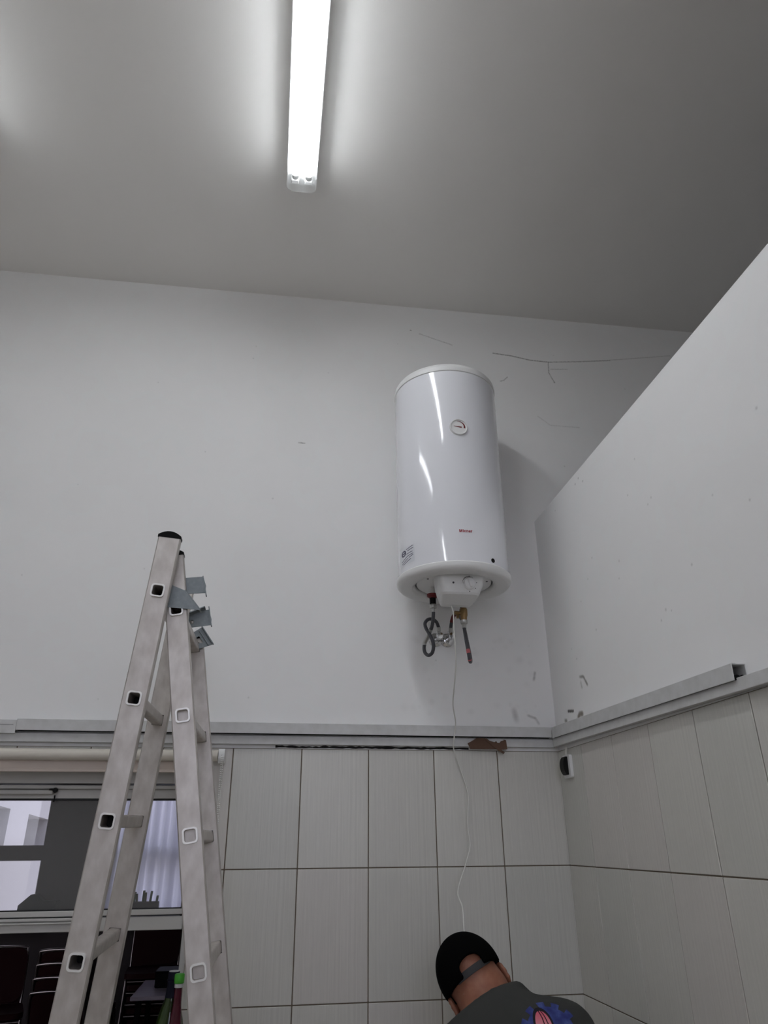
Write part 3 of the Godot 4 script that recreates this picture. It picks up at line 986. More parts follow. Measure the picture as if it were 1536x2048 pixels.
# ------------------------------------------------------------------ ladder
func stile(st: SurfaceTool, top: Vector3, d: Vector3, length: float, holes: Array, w: float, th: float) -> void:
	# runs from top along d; near face at z = top.z, thickness goes back; square holes for the rungs at the distances given
	var ac := Vector3(-d.y, d.x, 0).normalized()
	if ac.x < 0:
		ac = -ac
	var n := d.cross(ac).normalized()
	if n.z > 0:
		n = -n
	var xf := func(a: float, l: float, z: float) -> Vector3: return top + ac * a + d * l + n * z
	var seg := func(a0: float, a1: float, l0: float, l1: float, c0: float, c1: float) -> void:
		var sec := [Vector2(a0 + c0, 0), Vector2(a1 - c1, 0), Vector2(a1, c1), Vector2(a1, th - c1), Vector2(a1 - c1, th), Vector2(a0 + c0, th), Vector2(a0, th - c0), Vector2(a0, c0)]
		var A := []
		var B := []
		for v in sec:
			A.append(xf.call(v.x, l0, v.y))
			B.append(xf.call(v.x, l1, v.y))
		var mid: Vector3 = xf.call((a0 + a1) * 0.5, (l0 + l1) * 0.5, th * 0.5)
		for i in 8:
			var j := (i + 1) % 8
			if sec[i].distance_to(sec[j]) > 1e-5:
				poly(st, [A[i], A[j], B[j], B[i]], (A[i] + B[j]) * 0.5 - mid)
		poly(st, A, -d)
		poly(st, B, d)
	var hs := 0.0155
	var at := 0.0
	for h in holes:
		seg.call(-w * 0.5, w * 0.5, at, h - hs, 0.003, 0.003)
		seg.call(-w * 0.5, -hs, h - hs, h + hs, 0.003, 0.0)
		seg.call(hs, w * 0.5, h - hs, h + hs, 0.0, 0.003)
		at = h + hs
	seg.call(-w * 0.5, w * 0.5, at, length, 0.003, 0.003)

func ladder_section(t: Node3D, p0: Vector3, d: Vector3, above: float, width: float, w: float, shift: float, far_cut: float, blocked: bool) -> void:
	# p0: middle of the topmost rung end on the near face
	var top := p0 - d * above
	var length := top.y / -d.y
	var holes := []
	var s := above
	while s < length - 0.2:
		holes.append(s)
		s += 0.28
	var ac := Vector3(-d.y, d.x, 0).normalized()
	if ac.x < 0:
		ac = -ac
	var back := d.cross(ac).normalized()
	if back.z > 0:
		back = -back
	var side := ac * shift
	var th := 0.025
	for k in 2:
		var st := sb()
		var lower := far_cut if k == 1 else 0.0
		var hk := holes.map(func(h: float) -> float: return h - lower)
		stile(st, top + d * lower + (back * (width - th) + side if k == 1 else Vector3.ZERO), d, length - 0.02 - lower, hk, w, th)
		var so := mk("stile", st, M.alu, t)
		st = sb()
		var c := top + d * lower + back * (th * 0.5) + (back * (width - th) + side if k == 1 else Vector3.ZERO)
		var bb := Basis(ac, -d, -back)
		var capo := PackedVector2Array()
		for i in 9:
			var x := lerpf(-0.5, 0.5, i / 8.0)
			capo.append(Vector2(x * (w + 0.002), 0.003 + 0.012 * (1 - 4 * x * x)))
		capo.append(Vector2(0.5 * (w + 0.002), -0.004))
		capo.append(Vector2(-0.5 * (w + 0.002), -0.004))
		extrude(st, capo, th + 0.002, Transform3D(bb, c + back * (th * 0.5 + 0.001)), true)
		mk("end_cap", st, M.cap, so)
		st = sb()
		box(st, c + d * (length - 0.03 - lower), Vector3(w + 0.008, 0.06, th + 0.008), 0.004, bb)
		mk("foot", st, M.cap, so)
	for h in holes:
		var c: Vector3 = top + d * h
		var zb := (back * (width + 0.004) + side)
		var bx := Basis(ac, -d, (-zb).normalized())
		# hollow square rung, open at both ends
		var st := sb()
		ring_prism(st, rrect(0.030, 0.030, 0.006), rrect(0.0265, 0.0265, 0.005), zb.length() + 0.001, Transform3D(bx, c + zb + back * -0.0025))
		mk("rung", st, M.alu, t)
		st = sb()
		var near: bool = blocked and h > above + 0.1
		box(st, c + zb * (0.03 if near else 0.16), Vector3(0.0265, 0.0265, 0.004), 0.0, bx)
		mk("plug", st, M.alu if near else M.black, t.get_child(-1))
		for e in [0.0, 1.0]:
			st = sb()
			var o: Vector3 = c + zb * e
			ring_prism(st, rrect(0.0352, 0.0352, 0.008), rrect(0.0277, 0.0277, 0.006), 0.006, Transform3D(bx, o + back * (0.0 if e == 0.0 else -0.0035)))
			mk("collar", st, M.alu_bright, t.get_child(-1))

func plate(t: Node3D, called: String, pts: Array, z: float, m: Material, th := 0.0025) -> void:
	var st := sb()
	extrude(st, PackedVector2Array(pts), th, Transform3D(Basis.IDENTITY, Vector3(0, 0, z)))
	mk(called, st, m, t)

func ladder() -> void:
	var t := thing("step_ladder", "tall aluminium double ladder standing folded out in front of the hatch", "ladder")
	ladder_section(t, Vector3(-1.435, 2.289, 0.932), Vector3(-0.0835, -0.9962, -0.025).normalized(), 0.155, 0.437, 0.06, 0.0, 0.0, false)
	ladder_section(t, Vector3(-1.388, 2.252, 0.890), Vector3(0.1685, -0.9857, 0.006).normalized(), 0.160, 0.437, 0.057, 0.012, 0.128, true)
	# galvanised hinge and guide brackets at the top
	var st := sb()
	plate(t, "hinge_plate", [Vector2(-1.435, 2.257), Vector2(-1.425, 2.325), Vector2(-1.370, 2.304), Vector2(-1.326, 2.251)], 0.8945, M.galv)
	st = sb()
	box(st, Vector3(-1.347, 2.279, 0.882), Vector3(0.069, 0.0025, 0.03), 0, Basis(Vector3(0, 0, 1), deg_to_rad(-50)))
	mk("hinge_flange", st, M.galv, t)
	plate(t, "guide_bracket", [Vector2(-1.385, 2.350), Vector2(-1.3295, 2.357), Vector2(-1.3195, 2.331), Vector2(-1.3195, 2.310), Vector2(-1.385, 2.304)], 0.862, M.galv)
	st = sb()
	box(st, Vector3(-1.3235, 2.331, 0.858), Vector3(0.0025, 0.056, 0.02), 0, Basis(Vector3(0, 0, 1), deg_to_rad(14)))
	mk("bracket_flange", st, M.galv, t)
	plate(t, "guide_bracket", [Vector2(-1.41, 2.312), Vector2(-1.41, 2.352), Vector2(-1.366, 2.373), Vector2(-1.342, 2.377), Vector2(-1.331, 2.345), Vector2(-1.330, 2.326)], 0.482, M.galv)
	st = sb()
	box(st, Vector3(-1.336, 2.353, 0.486), Vector3(0.003, 0.064, 0.022), 0, Basis(Vector3(0, 0, 1), deg_to_rad(12)))
	mk("bracket_flange", st, M.galv, t)
	st = sb()
	box(st, Vector3(-1.381, 2.365, 0.498), Vector3(0.062, 0.003, 0.035), 0, Basis(Vector3(0, 0, 1), deg_to_rad(25)))
	mk("bracket_flange", st, M.galv, t)
	st = sb()
	lathe(st, [Vector2(0, 0), Vector2(0.006, 0), Vector2(0.006, 0.003), Vector2(0.003, 0.005), Vector2(0, 0.005)], 14, Transform3D(Basis(Vector3(1, 0, 0), Vector3(0, 0, 1), Vector3(0, -1, 0)), Vector3(-1.392, 2.333, 0.4845)))
	mk("rivet", st, M.steel, t)
	# lower guide, turned, with a slot
	st = sb()
	var g := Transform3D(Basis(Vector3(0, 0, 1), deg_to_rad(-54)), Vector3(-1.358, 2.274, 0.488))
	ring_prism(st, PackedVector2Array([Vector2(0.034, 0.025), Vector2(-0.034, 0.025), Vector2(-0.034, -0.026), Vector2(0.02, -0.026)]), PackedVector2Array([Vector2(0.012, 0.002), Vector2(-0.014, 0.002), Vector2(-0.014, -0.012), Vector2(0.006, -0.012)]), 0.0025, g)
	mk("guide_bracket", st, M.galv, t)
	st = sb()
	box(st, g * Vector3(0, 0.025, 0.008), Vector3(0.07, 0.003, 0.018), 0, g.basis)
	box(st, g * Vector3(0, 0.012, 0.006), Vector3(0.06, 0.003, 0.01), 0, g.basis)
	mk("bracket_flange", st, M.galv, t)

# ------------------------------------------------------------------ hatch window, blind, bottles
func hatch() -> void:
	var st := sb()
	# reveal frame of the hatch: head, right post, and the meeting rail under the raised sash
	var y0 := 1.43
	box(st, Vector3(-2.21, 1.905, -0.10), Vector3(1.74, 0.05, 0.10), 0.002)
	box(st, Vector3(-1.366, 1.44, -0.10), Vector3(0.022, 0.98, 0.10), 0.002)
	box(st, Vector3(-3.089, 1.44, -0.10), Vector3(0.022, 0.98, 0.10), 0.002)
	var w := struct("window_1", st, M.frame, "serving hatch window with a raised glass sash behind the ladder", "window")
	st = sb()
	box(st, Vector3(-2.21, 1.868, -0.075), Vector3(1.70, 0.012, 0.05), 0.002)
	box(st, Vector3(-2.47, 1.851, -0.06), Vector3(1.20, 0.014, 0.02), 0.002)
	box(st, Vector3(-2.21, 1.846, -0.085), Vector3(1.70, 0.032, 0.03), 0.002)
	mk("head_rail", st, M.frame, w)
	st = sb()
	box(st, Vector3(-2.21, 1.8275, -0.079), Vector3(1.66, 0.006, 0.018))
	box(st, Vector3(-2.21, 1.4815, -0.078), Vector3(1.66, 0.004, 0.018))
	box(st, Vector3(-1.388, 1.645, -0.078), Vector3(0.008, 0.375, 0.018))
	box(st, Vector3(-2.21, 1.4625, -0.078), Vector3(1.66, 0.004, 0.018))
	mk("gasket", st, M.gasket, w)
	st = sb()
	box(st, Vector3(-2.21, 1.472, -0.076), Vector3(1.65, 0.017, 0.028), 0.002)
	mk("sash_rail", st, M.frame, w)
	st = sb()
	box(st, Vector3(-2.21, 1.655, -0.086), Vector3(1.65, 0.350, 0.005))
	mk("pane", st, M.glass, w)
	st = sb()
	box(st, Vector3(-2.36, 1.4555, -0.072), Vector3(1.40, 0.009, 0.034), 0.002)
	box(st, Vector3(-2.36, 1.4455, -0.072), Vector3(1.40, 0.005, 0.034), 0.001)
	box(st, Vector3(-2.21, 1.4385, -0.086), Vector3(1.66, 0.041, 0.04), 0.002)
	mk("meeting_rail", st, M.frame, w)
	st = sb()
	lathe(st, [Vector2(0, 0), Vector2(0.008, 0), Vector2(0.009, 0.006), Vector2(0.007, 0.016), Vector2(0, 0.018)], 18, Transform3D(Basis(Vector3(1, 0, 0), Vector3(0, 0, 1), Vector3(0, -1, 0)), Vector3(-1.862, 1.857, -0.055)))
	box(st, Vector3(-1.871, 1.859, -0.04), Vector3(0.018, 0.006, 0.006), 0.001)
	box(st, Vector3(-1.8645, 1.830, -0.064), Vector3(0.004, 0.022, 0.006), 0.001)
	mk("latch", st, M.black, w)
	st = sb()
	box(st, Vector3(-2.2275, 0.93, -0.01), Vector3(1.745, 0.04, 0.52), 0.004)
	var c := mk("hatch_shelf", st, M.wood)
	tag(c, "pale shelf of the serving hatch on which the bottles stand", "shelf")
	# roller blind
	var t := thing("roller_blind", "rolled up cream roller blind with bead chain above the hatch window", "blind")
	st = sb()
	tube(st, [Vector3(-3.14, 1.9685, 0.04), Vector3(-1.303, 1.9685, 0.04)], 0.0195, 24)
	mk("roll", st, M.blind, t)
	st = sb()
	box(st, Vector3(-2.235, 1.932, 0.029), Vector3(1.80, 0.036, 0.0015))
	mk("fabric", st, M.cream, t)
	st = sb()
	box(st, Vector3(-2.235, 1.9165, 0.029), Vector3(1.80, 0.010, 0.008), 0.002)
	mk("bottom_bar", st, M.cream, t)
	for x in [-1.290, -3.15]:
		st = sb()
		extrude(st, rrect(0.046, 0.050, 0.02, 6), 0.022, Transform3D(Basis(Vector3(0, 0, 1), Vector3(0, 1, 0), Vector3(-1, 0, 0)), Vector3(x + 0.011, 1.968, 0.033)))
		mk("bracket", st, M.plastic, t)
	st = sb()
	var hx := -1.294
	var loop := []
	for k in 60:
		loop.append(Vector3(hx + 0.005 + 0.00006 * k, 1.968 - 0.0062 * k, 0.060))
	for k in 60:
		loop.append(Vector3(hx + 0.0135 - 0.00006 * k, 1.597 + 0.0062 * k, 0.056))
	for p in loop:
		lathe(st, [Vector2(0, -0.0026), Vector2(0.0026, 0), Vector2(0, 0.0026)], 6, Transform3D(Basis.IDENTITY, p))
	mk("bead_chain", st, M.bead, t)

func bottles() -> void:
	var t := thing("bottle", "large green glass bottle with a dark blue cap on the hatch shelf", "bottle", Vector3(-1.375, 0.95, 0.10), "bottles on the hatch shelf")
	var st := sb()
	lathe(st, [Vector2(0, 0), Vector2(0.043, 0), Vector2(0.045, 0.004), Vector2(0.045, 0.19), Vector2(0.044, 0.215), Vector2(0.039, 0.245), Vector2(0.030, 0.275), Vector2(0.022, 0.295), Vector2(0.018, 0.31), Vector2(0.0165, 0.335), Vector2(0.0165, 0.365), Vector2(0, 0.366)], 40)
	mk("glass", st, M.green_glass, t)
	st = sb()
	lathe(st, [Vector2(0.0208, 0.303), Vector2(0.0185, 0.318), Vector2(0.0180, 0.346), Vector2(0.0195, 0.347), Vector2(0.0195, 0.350), Vector2(0.0172, 0.351), Vector2(0.0172, 0.369), Vector2(0.0160, 0.3705), Vector2(0, 0.3705)], 32)
	mk("cap", st, M.navy, t)
	st = sb()
	lathe(st, [Vector2(0, 0.3703), Vector2(0.0157, 0.3703), Vector2(0.0157, 0.372), Vector2(0, 0.3722)], 28)
	mk("cap_top", st, M.pvc, t)
	t = thing("bottle", "slim bottle of dark red drink with a bright green cap on the hatch shelf", "bottle", Vector3(-1.3525, 0.95, 0.155), "bottles on the hatch shelf")
	st = sb()
	lathe(st, [Vector2(0, 0), Vector2(0.024, 0), Vector2(0.026, 0.004), Vector2(0.026, 0.16), Vector2(0.0235, 0.205), Vector2(0.0165, 0.255), Vector2(0.012, 0.30), Vector2(0.0108, 0.345), Vector2(0, 0.346)], 32)
	mk("glass", st, M.red_glass, t)
	st = sb()
	lathe(st, [Vector2(0.0118, 0.336), Vector2(0.0128, 0.336), Vector2(0.0128, 0.346), Vector2(0, 0.346)], 24)
	mk("white_ring", st, M.pvc, t)
	st = sb()
	lathe(st, [Vector2(0, 0.347), Vector2(0.0142, 0.347), Vector2(0.0150, 0.352), Vector2(0.0150, 0.369), Vector2(0.013, 0.3715), Vector2(0, 0.372)], 24)
	mk("cap", st, M.green_cap, t)

# ------------------------------------------------------------------ the dark hall behind the hatch
const FAR := -4.6
const WINDOWS := [[-3.95, -3.072], [-2.47, -1.55]]

func hall() -> void:
	var st := sb()
	var xs := [-5.6, -3.95, -3.072, -2.47, -1.55, 0.6]
	for i in 5:
		var a: float = xs[i]
		var b: float = xs[i + 1]
		if i % 2 == 0:
			box(st, Vector3((a + b) * 0.5, 1.55, FAR - 0.12), Vector3(b - a, 3.1, 0.24))
		else:
			box(st, Vector3((a + b) * 0.5, 0.53, FAR - 0.12), Vector3(b - a, 1.06, 0.24))
			box(st, Vector3((a + b) * 0.5, 2.925, FAR - 0.12), Vector3(b - a, 0.35, 0.24))
	struct("wall_hall_far", st, M.hall, "dim far wall of the hall with two windows", "wall")
	st = sb()
	box(st, Vector3(-5.7, 1.55, -2.45), Vector3(0.2, 3.1, 4.6))
	struct("wall_hall_left", st, M.hall, "dim left wall of the hall", "wall")
	st = sb()
	box(st, Vector3(0.7, 1.55, -2.45), Vector3(0.2, 3.1, 4.6))
	struct("wall_hall_right", st, M.hall, "dim right wall of the hall", "wall")
	st = sb()
	box(st, Vector3(-2.5, 3.2, -2.45), Vector3(6.6, 0.2, 4.8))
	struct("ceiling_hall", st, M.hall, "dim ceiling of the hall", "ceiling")
	st = sb()
	box(st, Vector3(-2.5, -0.1, -2.62), Vector3(6.6, 0.2, 4.84))
	struct("floor_hall", st, M.hall_floor, "dark floor of the hall", "floor")
	for i in 2:
		var q: Array = WINDOWS[i]
		var xm: float = (q[0] + q[1]) * 0.5
		var w: float = q[1] - q[0]
		st = sb()
		var z := FAR - 0.16
		for x in [q[0] + 0.02, q[1] - 0.02]:
			box(st, Vector3(x, 1.905, z), Vector3(0.04, 1.69, 0.06), 0.004)
		for y in [1.08, 2.73]:
			box(st, Vector3(xm, y, z), Vector3(w, 0.04, 0.06), 0.004)
		var win := struct("window_%d" % (i + 2), st, M.window_white, ["left hall window with a dark transom, a pale building outside", "right hall window behind the sheer white curtain"][i], "window")
		st = sb()
		box(st, Vector3(xm, 1.615, z + 0.03), Vector3(w, 0.125, 0.10), 0.004)
		mk("transom", st, M.hall, win)
		st = sb()
		box(st, Vector3(xm, 1.905, z), Vector3(w - 0.06, 1.64, 0.006))
		mk("pane", st, M.glass, win)
		st = sb()
		box(st, Vector3(xm, 1.045, FAR + 0.10), Vector3(w + 0.1, 0.03, 0.30), 0.004)
		mk("sill", st, M.hall, win)
	# sheer curtain in pleats before the right window
	var cu := thing("curtain", "sheer white pleated curtain in front of the right hall window", "curtain")
	st = sb()
	st.set_smooth_group(1)
	var prev := Vector3.ZERO
	var rng := RandomNumberGenerator.new()
	rng.seed = 12
	var ph := 0.0
	var n := 150
	var pts := []
	for k in n + 1:
		ph += 0.25 + 0.45 * rng.randf()
		pts.append(Vector3(lerpf(-2.50, -1.52, k / float(n)), 0, FAR + 0.03 + 0.028 * sin(ph) + 0.012 * sin(ph * 0.37)))
	for k in n:
		var a: Vector3 = pts[k]
		var b: Vector3 = pts[k + 1]
		poly(st, [a + Vector3(0, 1.065, 0), b + Vector3(0, 1.065, 0), b + Vector3(0, 2.85, 0), a + Vector3(0, 2.85, 0)], Vector3(0, 0, 1))
	mk("cloth", st, M.curtain, cu)
	st = sb()
	tube(st, [Vector3(-2.65, 2.87, FAR + 0.05), Vector3(-1.40, 2.87, FAR + 0.05)], 0.012, 10)
	mk("rod", st, M.steel, cu)
	# pot plant with cut green stalks on the right sill
	var t := thing("potted_plant", "potted plant of short green stalks standing before the sheer curtain", "plant", Vector3(-2.13, 1.06, FAR + 0.17))
	st = sb()
	box(st, Vector3(0, 0.085, 0), Vector3(0.26, 0.17, 0.08), 0.006)
	mk("pot", st, M.hall, t)
	for s in [[-0.08, 0.105, 0.1], [-0.055, 0.09, -0.15], [-0.005, 0.115, 0.05], [0.015, 0.10, -0.05], [0.055, 0.11, 0.16], [0.11, 0.075, 0.1]]:
		st = sb()
		tube(st, [Vector3(s[0], 0.165, 0), Vector3(s[0] + s[2] * 0.05, s[1] + 0.14, 0.0)], 0.010, 8)
		mk("stalk", st, M.plant, t)
	t = thing("storage_box", "dark low box standing on the left hall window sill", "box", Vector3(-2.98, 1.06, FAR + 0.15))
	st = sb()
	extrude(st, PackedVector2Array([Vector2(-0.16, 0), Vector2(0.14, 0), Vector2(0.14, 0.19), Vector2(0.03, 0.19), Vector2(-0.03, 0.24), Vector2(-0.07, 0.24), Vector2(-0.16, 0.16)]), 0.12, Transform3D(Basis.IDENTITY, Vector3(0, 0, -0.06)))
	mk("case", st, M.black, t)
	# neighbouring building seen through the left window
	var p1 := Vector3(-4.40, 0, -8.6)
	var p2 := Vector3(-4.816, 0, -11.2)
	var dx := (p2 - p1).normalized()
	var out := Vector3(0, 1, 0).cross(dx)
	if out.x < 0:
		out = -out
	t = Node3D.new()
	t.name = numbered("building")
	add_child(t)
	t.transform = Transform3D(Basis(dx, Vector3.UP, dx.cross(Vector3.UP)), p1)
	tag(t, "pale building with deep window recesses outside the left hall window", "building")
	st = sb()
	var zs := 1.0 if out.dot(t.transform.basis.z) > 0 else -1.0
	var cols := [-3.3, -2.9, -1.72, 0.0, 2.63, 4.2, 9.0]
	for i in 6:
		var a: float = cols[i]
		var b: float = cols[i + 1]
		if i % 2 == 1:
			box(st, Vector3((a + b) * 0.5, 0.30, -0.3 * zs), Vector3(b - a, 2.6, 0.6))
			box(st, Vector3((a + b) * 0.5, 4.185, -0.3 * zs), Vector3(b - a, 4.23, 0.6))
		else:
			box(st, Vector3((a + b) * 0.5, 2.65, -0.3 * zs), Vector3(b - a, 7.3, 0.6))
	mk("wall", st, M.facade, t)
	for i in [1, 3, 5]:
		if i < 5:
			st = sb()
			box(st, Vector3((cols[i] + cols[i + 1]) * 0.5, 1.835, -0.62 * zs), Vector3(cols[i + 1] - cols[i], 0.6, 0.04))
			mk("window", st, M.niche, t)
	st = sb()
	box(st, Vector3(-2.5, -1.1, -20), Vector3(60, 0.2, 30))
	struct("ground", st, M.floor, "pale yard outside the hall windows", "ground")
	# table with a dark box on it
	t = thing("table", "pale lilac table top in the dark hall seen below the sash", "table", Vector3(-1.50, 0.03, -3.16))
	st = sb()
	box(st, Vector3(0, 0.748, 0), Vector3(0.84, 0.024, 0.62), 0.004)
	mk("top", st, M.table, t)
	for x in [-0.37, 0.37]:
		for z in [-0.26, 0.26]:
			st = sb()
			box(st, Vector3(x, 0.353, z), Vector3(0.035, 0.766, 0.035), 0.004)
			mk("leg", st, M.black, t)
	t = thing("box", "black box standing on the lilac table in the hall", "box", Vector3(-1.56, 0.79, -3.24))
	st = sb()
	box(st, Vector3(0, 0.045, 0), Vector3(0.50, 0.09, 0.22), 0.006)
	mk("case", st, M.black, t)
	st = sb()
	box(st, Vector3(0, 0.092, 0), Vector3(0.506, 0.012, 0.226), 0.003)
	mk("lid", st, M.cap, t)
	chairs()

func chairs() -> void:
	# stacking chair: wine red seat and back on a steel tube frame; faces +z
	var t := Node3D.new()
	tag(t, "", "chair", "stacked wine red chairs in the hall")
	var st := sb()
	var r := 0.011
	for s in [-1.0, 1.0]:
		tube(st, smooth([Vector3(s * 0.20, 0.012, 0.22), Vector3(s * 0.19, 0.25, 0.20), Vector3(s * 0.185, 0.42, 0.185), Vector3(s * 0.185, 0.445, 0.15), Vector3(s * 0.185, 0.445, -0.14), Vector3(s * 0.185, 0.46, -0.175), Vector3(s * 0.185, 0.60, -0.20), Vector3(s * 0.18, 0.80, -0.245), Vector3(s * 0.155, 0.83, -0.25), Vector3(0, 0.84, -0.25)], 4), r, 8)
		tube(st, smooth([Vector3(s * 0.205, 0.012, -0.24), Vector3(s * 0.19, 0.30, -0.19), Vector3(s * 0.185, 0.445, -0.13)], 4), r, 8)
	mk("frame", st, M.chair_steel, t)
	st = sb()
	tube(st, [Vector3(-0.185, 0.43, 0.17), Vector3(0.185, 0.43, 0.17)], r * 0.9, 8)
	mk("front_rail", st, M.chair_steel, t)
	st = sb()
	extrude(st, rrect(0.40, 0.40, 0.06, 5), 0.035, Transform3D(Basis(Vector3(1, 0, 0), -PI / 2), Vector3(0, 0.452, 0.01)), true)
	mk("seat", st, M.maroon, t)
	st = sb()
	extrude(st, rrect(0.37, 0.34, 0.07, 5), 0.03, Transform3D(Basis(Vector3(1, 0, 0), -0.2), Vector3(0, 0.66, -0.215)), true)
	mk("backrest", st, M.maroon, t)
	var first := true
	var stacks := [
		[Vector3(-1.94, 0, -4.06), 0.08, 5, ["bottom", "second", "middle", "fourth", "topmost"], "of the stack behind the lilac table"],
		[Vector3(-2.72, 0, -2.35), 2.6, 3, ["bottom", "middle", "topmost"], "of the near stack at far left"],
		[Vector3(-2.30, 0, -3.05), 2.9, 4, ["bottom", "second", "third", "topmost"], "of the stack left of the lilac table"],
		[Vector3(-2.95, 0, -3.55), 0.3, 3, ["bottom", "middle", "topmost"], "of the stack under the left hall window"]]
	for s in stacks:
		for k in int(s[2]):
			var at: Vector3 = s[0] + Vector3(0, 0.075 * k, 0) + Vector3(sin(s[1]), 0, cos(s[1])) * 0.012 * k
			copy(t, "stacking_chair", "wine red tube chair, %s %s" % [s[3][k], s[4]], at, s[1])
	t.free()

# ------------------------------------------------------------------ the man
class Field:
	# smooth union of tapered capsules and ellipsoids, then cuts
	var a := PackedVector3Array()
	var ab := PackedVector3Array()
	var il := PackedFloat32Array()
	var ra := PackedFloat32Array()
	var rb := PackedFloat32Array()
	var ell: Array[Transform3D] = []
	var em := PackedFloat32Array()
	var cuts: Array[Callable] = []
	var k := 0.03
	func cap(p: Vector3, q: Vector3, r0: float, r1: float) -> void:
		a.append(p)
		ab.append(q - p)
		il.append(1.0 / maxf((q - p).length_squared(), 1e-9))
		ra.append(r0)
		rb.append(r1 - r0)
	func ellipsoid(c: Vector3, b: Basis, r: Vector3) -> void:
		var t := Transform3D(Basis(b.x * r.x, b.y * r.y, b.z * r.z), c)
		ell.append(t.affine_inverse())
		em.append(minf(r.x, minf(r.y, r.z)))
	func at(p: Vector3) -> float:
		var d := 1e3
		for i in a.size():
			var w := p - a[i]
			var h := clampf(w.dot(ab[i]) * il[i], 0.0, 1.0)
			var e := (w - ab[i] * h).length() - ra[i] - rb[i] * h
			var m := maxf(k - absf(d - e), 0.0)
			d = minf(d, e) - m * m * 0.25 / k
		for i in ell.size():
			var e := ((ell[i] * p).length() - 1.0) * em[i]
			var m := maxf(k - absf(d - e), 0.0)
			d = minf(d, e) - m * m * 0.25 / k
		for c in cuts:
			d = maxf(d, c.call(p))
		return d

func nets(st: SurfaceTool, f: Field, lo: Vector3, hi: Vector3, cell: float) -> void:
	var nx := int((hi.x - lo.x) / cell) + 2
	var ny := int((hi.y - lo.y) / cell) + 2
	var nz := int((hi.z - lo.z) / cell) + 2
	var v := PackedFloat32Array()
	v.resize(nx * ny * nz)
	v.fill(1.0)
	# coarse pass: skip blocks of 4 nodes that lie well away from the surface
	var skip := cell * 4.0 * 1.75
	for z0 in range(0, nz, 4):
		for y0 in range(0, ny, 4):
			for x0 in range(0, nx, 4):
				var c := lo + Vector3(x0 + 1.5, y0 + 1.5, z0 + 1.5) * cell
				var d := f.at(c)
				var far := absf(d) > skip
				for z in range(z0, mini(z0 + 4, nz)):
					for y in range(y0, mini(y0 + 4, ny)):
						for x in range(x0, mini(x0 + 4, nx)):
							v[(z * ny + y) * nx + x] = d if far else f.at(lo + Vector3(x, y, z) * cell)
	var idx := PackedInt32Array()
	idx.resize(nx * ny * nz)
	idx.fill(-1)
	var pos := PackedVector3Array()
	var off := [0, 1, nx, nx + 1, nx * ny, nx * ny + 1, nx * ny + nx, nx * ny + nx + 1]
	var corner := [Vector3(0, 0, 0), Vector3(1, 0, 0), Vector3(0, 1, 0), Vector3(1, 1, 0), Vector3(0, 0, 1), Vector3(1, 0, 1), Vector3(0, 1, 1), Vector3(1, 1, 1)]
	var edges := [[0, 1], [2, 3], [4, 5], [6, 7], [0, 2], [1, 3], [4, 6], [5, 7], [0, 4], [1, 5], [2, 6], [3, 7]]
	for z in nz - 1:
		for y in ny - 1:
			for x in nx - 1:
				var i := (z * ny + y) * nx + x
				var s := 0
				for c in 8:
					if v[i + off[c]] < 0.0:
						s += 1
				if s == 0 or s == 8:
					continue
				var sum := Vector3.ZERO
				var n := 0
				for e in edges:
					var d0 := v[i + off[e[0]]]
					var d1 := v[i + off[e[1]]]
					if (d0 < 0.0) != (d1 < 0.0):
						sum += (corner[e[0]] as Vector3).lerp(corner[e[1]], d0 / (d0 - d1))
						n += 1
				idx[i] = pos.size()
				pos.append(lo + (Vector3(x, y, z) + sum / n) * cell)
	st.set_smooth_group(1)
	var step := [1, nx, nx * ny]
	for z in range(1, nz - 1):
		for y in range(1, ny - 1):
			for x in range(1, nx - 1):
				var i := (z * ny + y) * nx + x
				for ax in 3:
					var d0 := v[i]
					var d1 := v[i + step[ax]]
					if (d0 < 0.0) == (d1 < 0.0):
						continue
					var b: int = step[(ax + 1) % 3]
					var c: int = step[(ax + 2) % 3]
					var q := [idx[i], idx[i - b], idx[i - b - c], idx[i - c]]
					if q.min() < 0:
						continue
					var o := Vector3.ZERO
					o[ax] = 1.0 if d0 < 0.0 else -1.0
					poly(st, [pos[q[0]], pos[q[1]], pos[q[2]], pos[q[3]]], o)
	st.set_smooth_group(-1)

func hand(f: Field, wrist: Vector3, along: Vector3, palm_side: Vector3, thumb_side: Vector3) -> void:
	# relaxed, slightly closed hand; along: wrist to knuckles
	var base := wrist + along * 0.085
	f.cap(wrist, wrist + along * 0.03, 0.026, 0.028)
	for i in 4:
		var o := thumb_side * (0.030 - 0.020 * i)
		f.cap(wrist + along * 0.02 + o * 0.7, base + o, 0.016, 0.0125)
		var l: float = [0.040, 0.045, 0.042, 0.033][i]
		var k1 := base + o
		var k2 := k1 + (along * 0.85 + palm_side * 0.5).normalized() * l
		var k3 := k2 + (along * 0.3 + palm_side * 0.95).normalized() * l * 0.65
		var k4 := k3 + (along * -0.15 + palm_side).normalized() * l * 0.5
		f.cap(k1, k2, 0.0098, 0.009)
		f.cap(k2, k3, 0.009, 0.0083)
		f.cap(k3, k4, 0.0083, 0.0075)
	var t0 := wrist + along * 0.025 + thumb_side * 0.022
	var t1 := t0 + (along * 0.6 + thumb_side * 0.7 + palm_side * 0.2).normalized() * 0.045
	var t2 := t1 + (along * 0.85 + thumb_side * 0.1 + palm_side * 0.5).normalized() * 0.033
	var t3 := t2 + (along * 0.8 + palm_side * 0.6).normalized() * 0.026
	f.cap(t0, t1, 0.016, 0.0115)
	f.cap(t1, t2, 0.011, 0.0098)
	f.cap(t2, t3, 0.0098, 0.008)

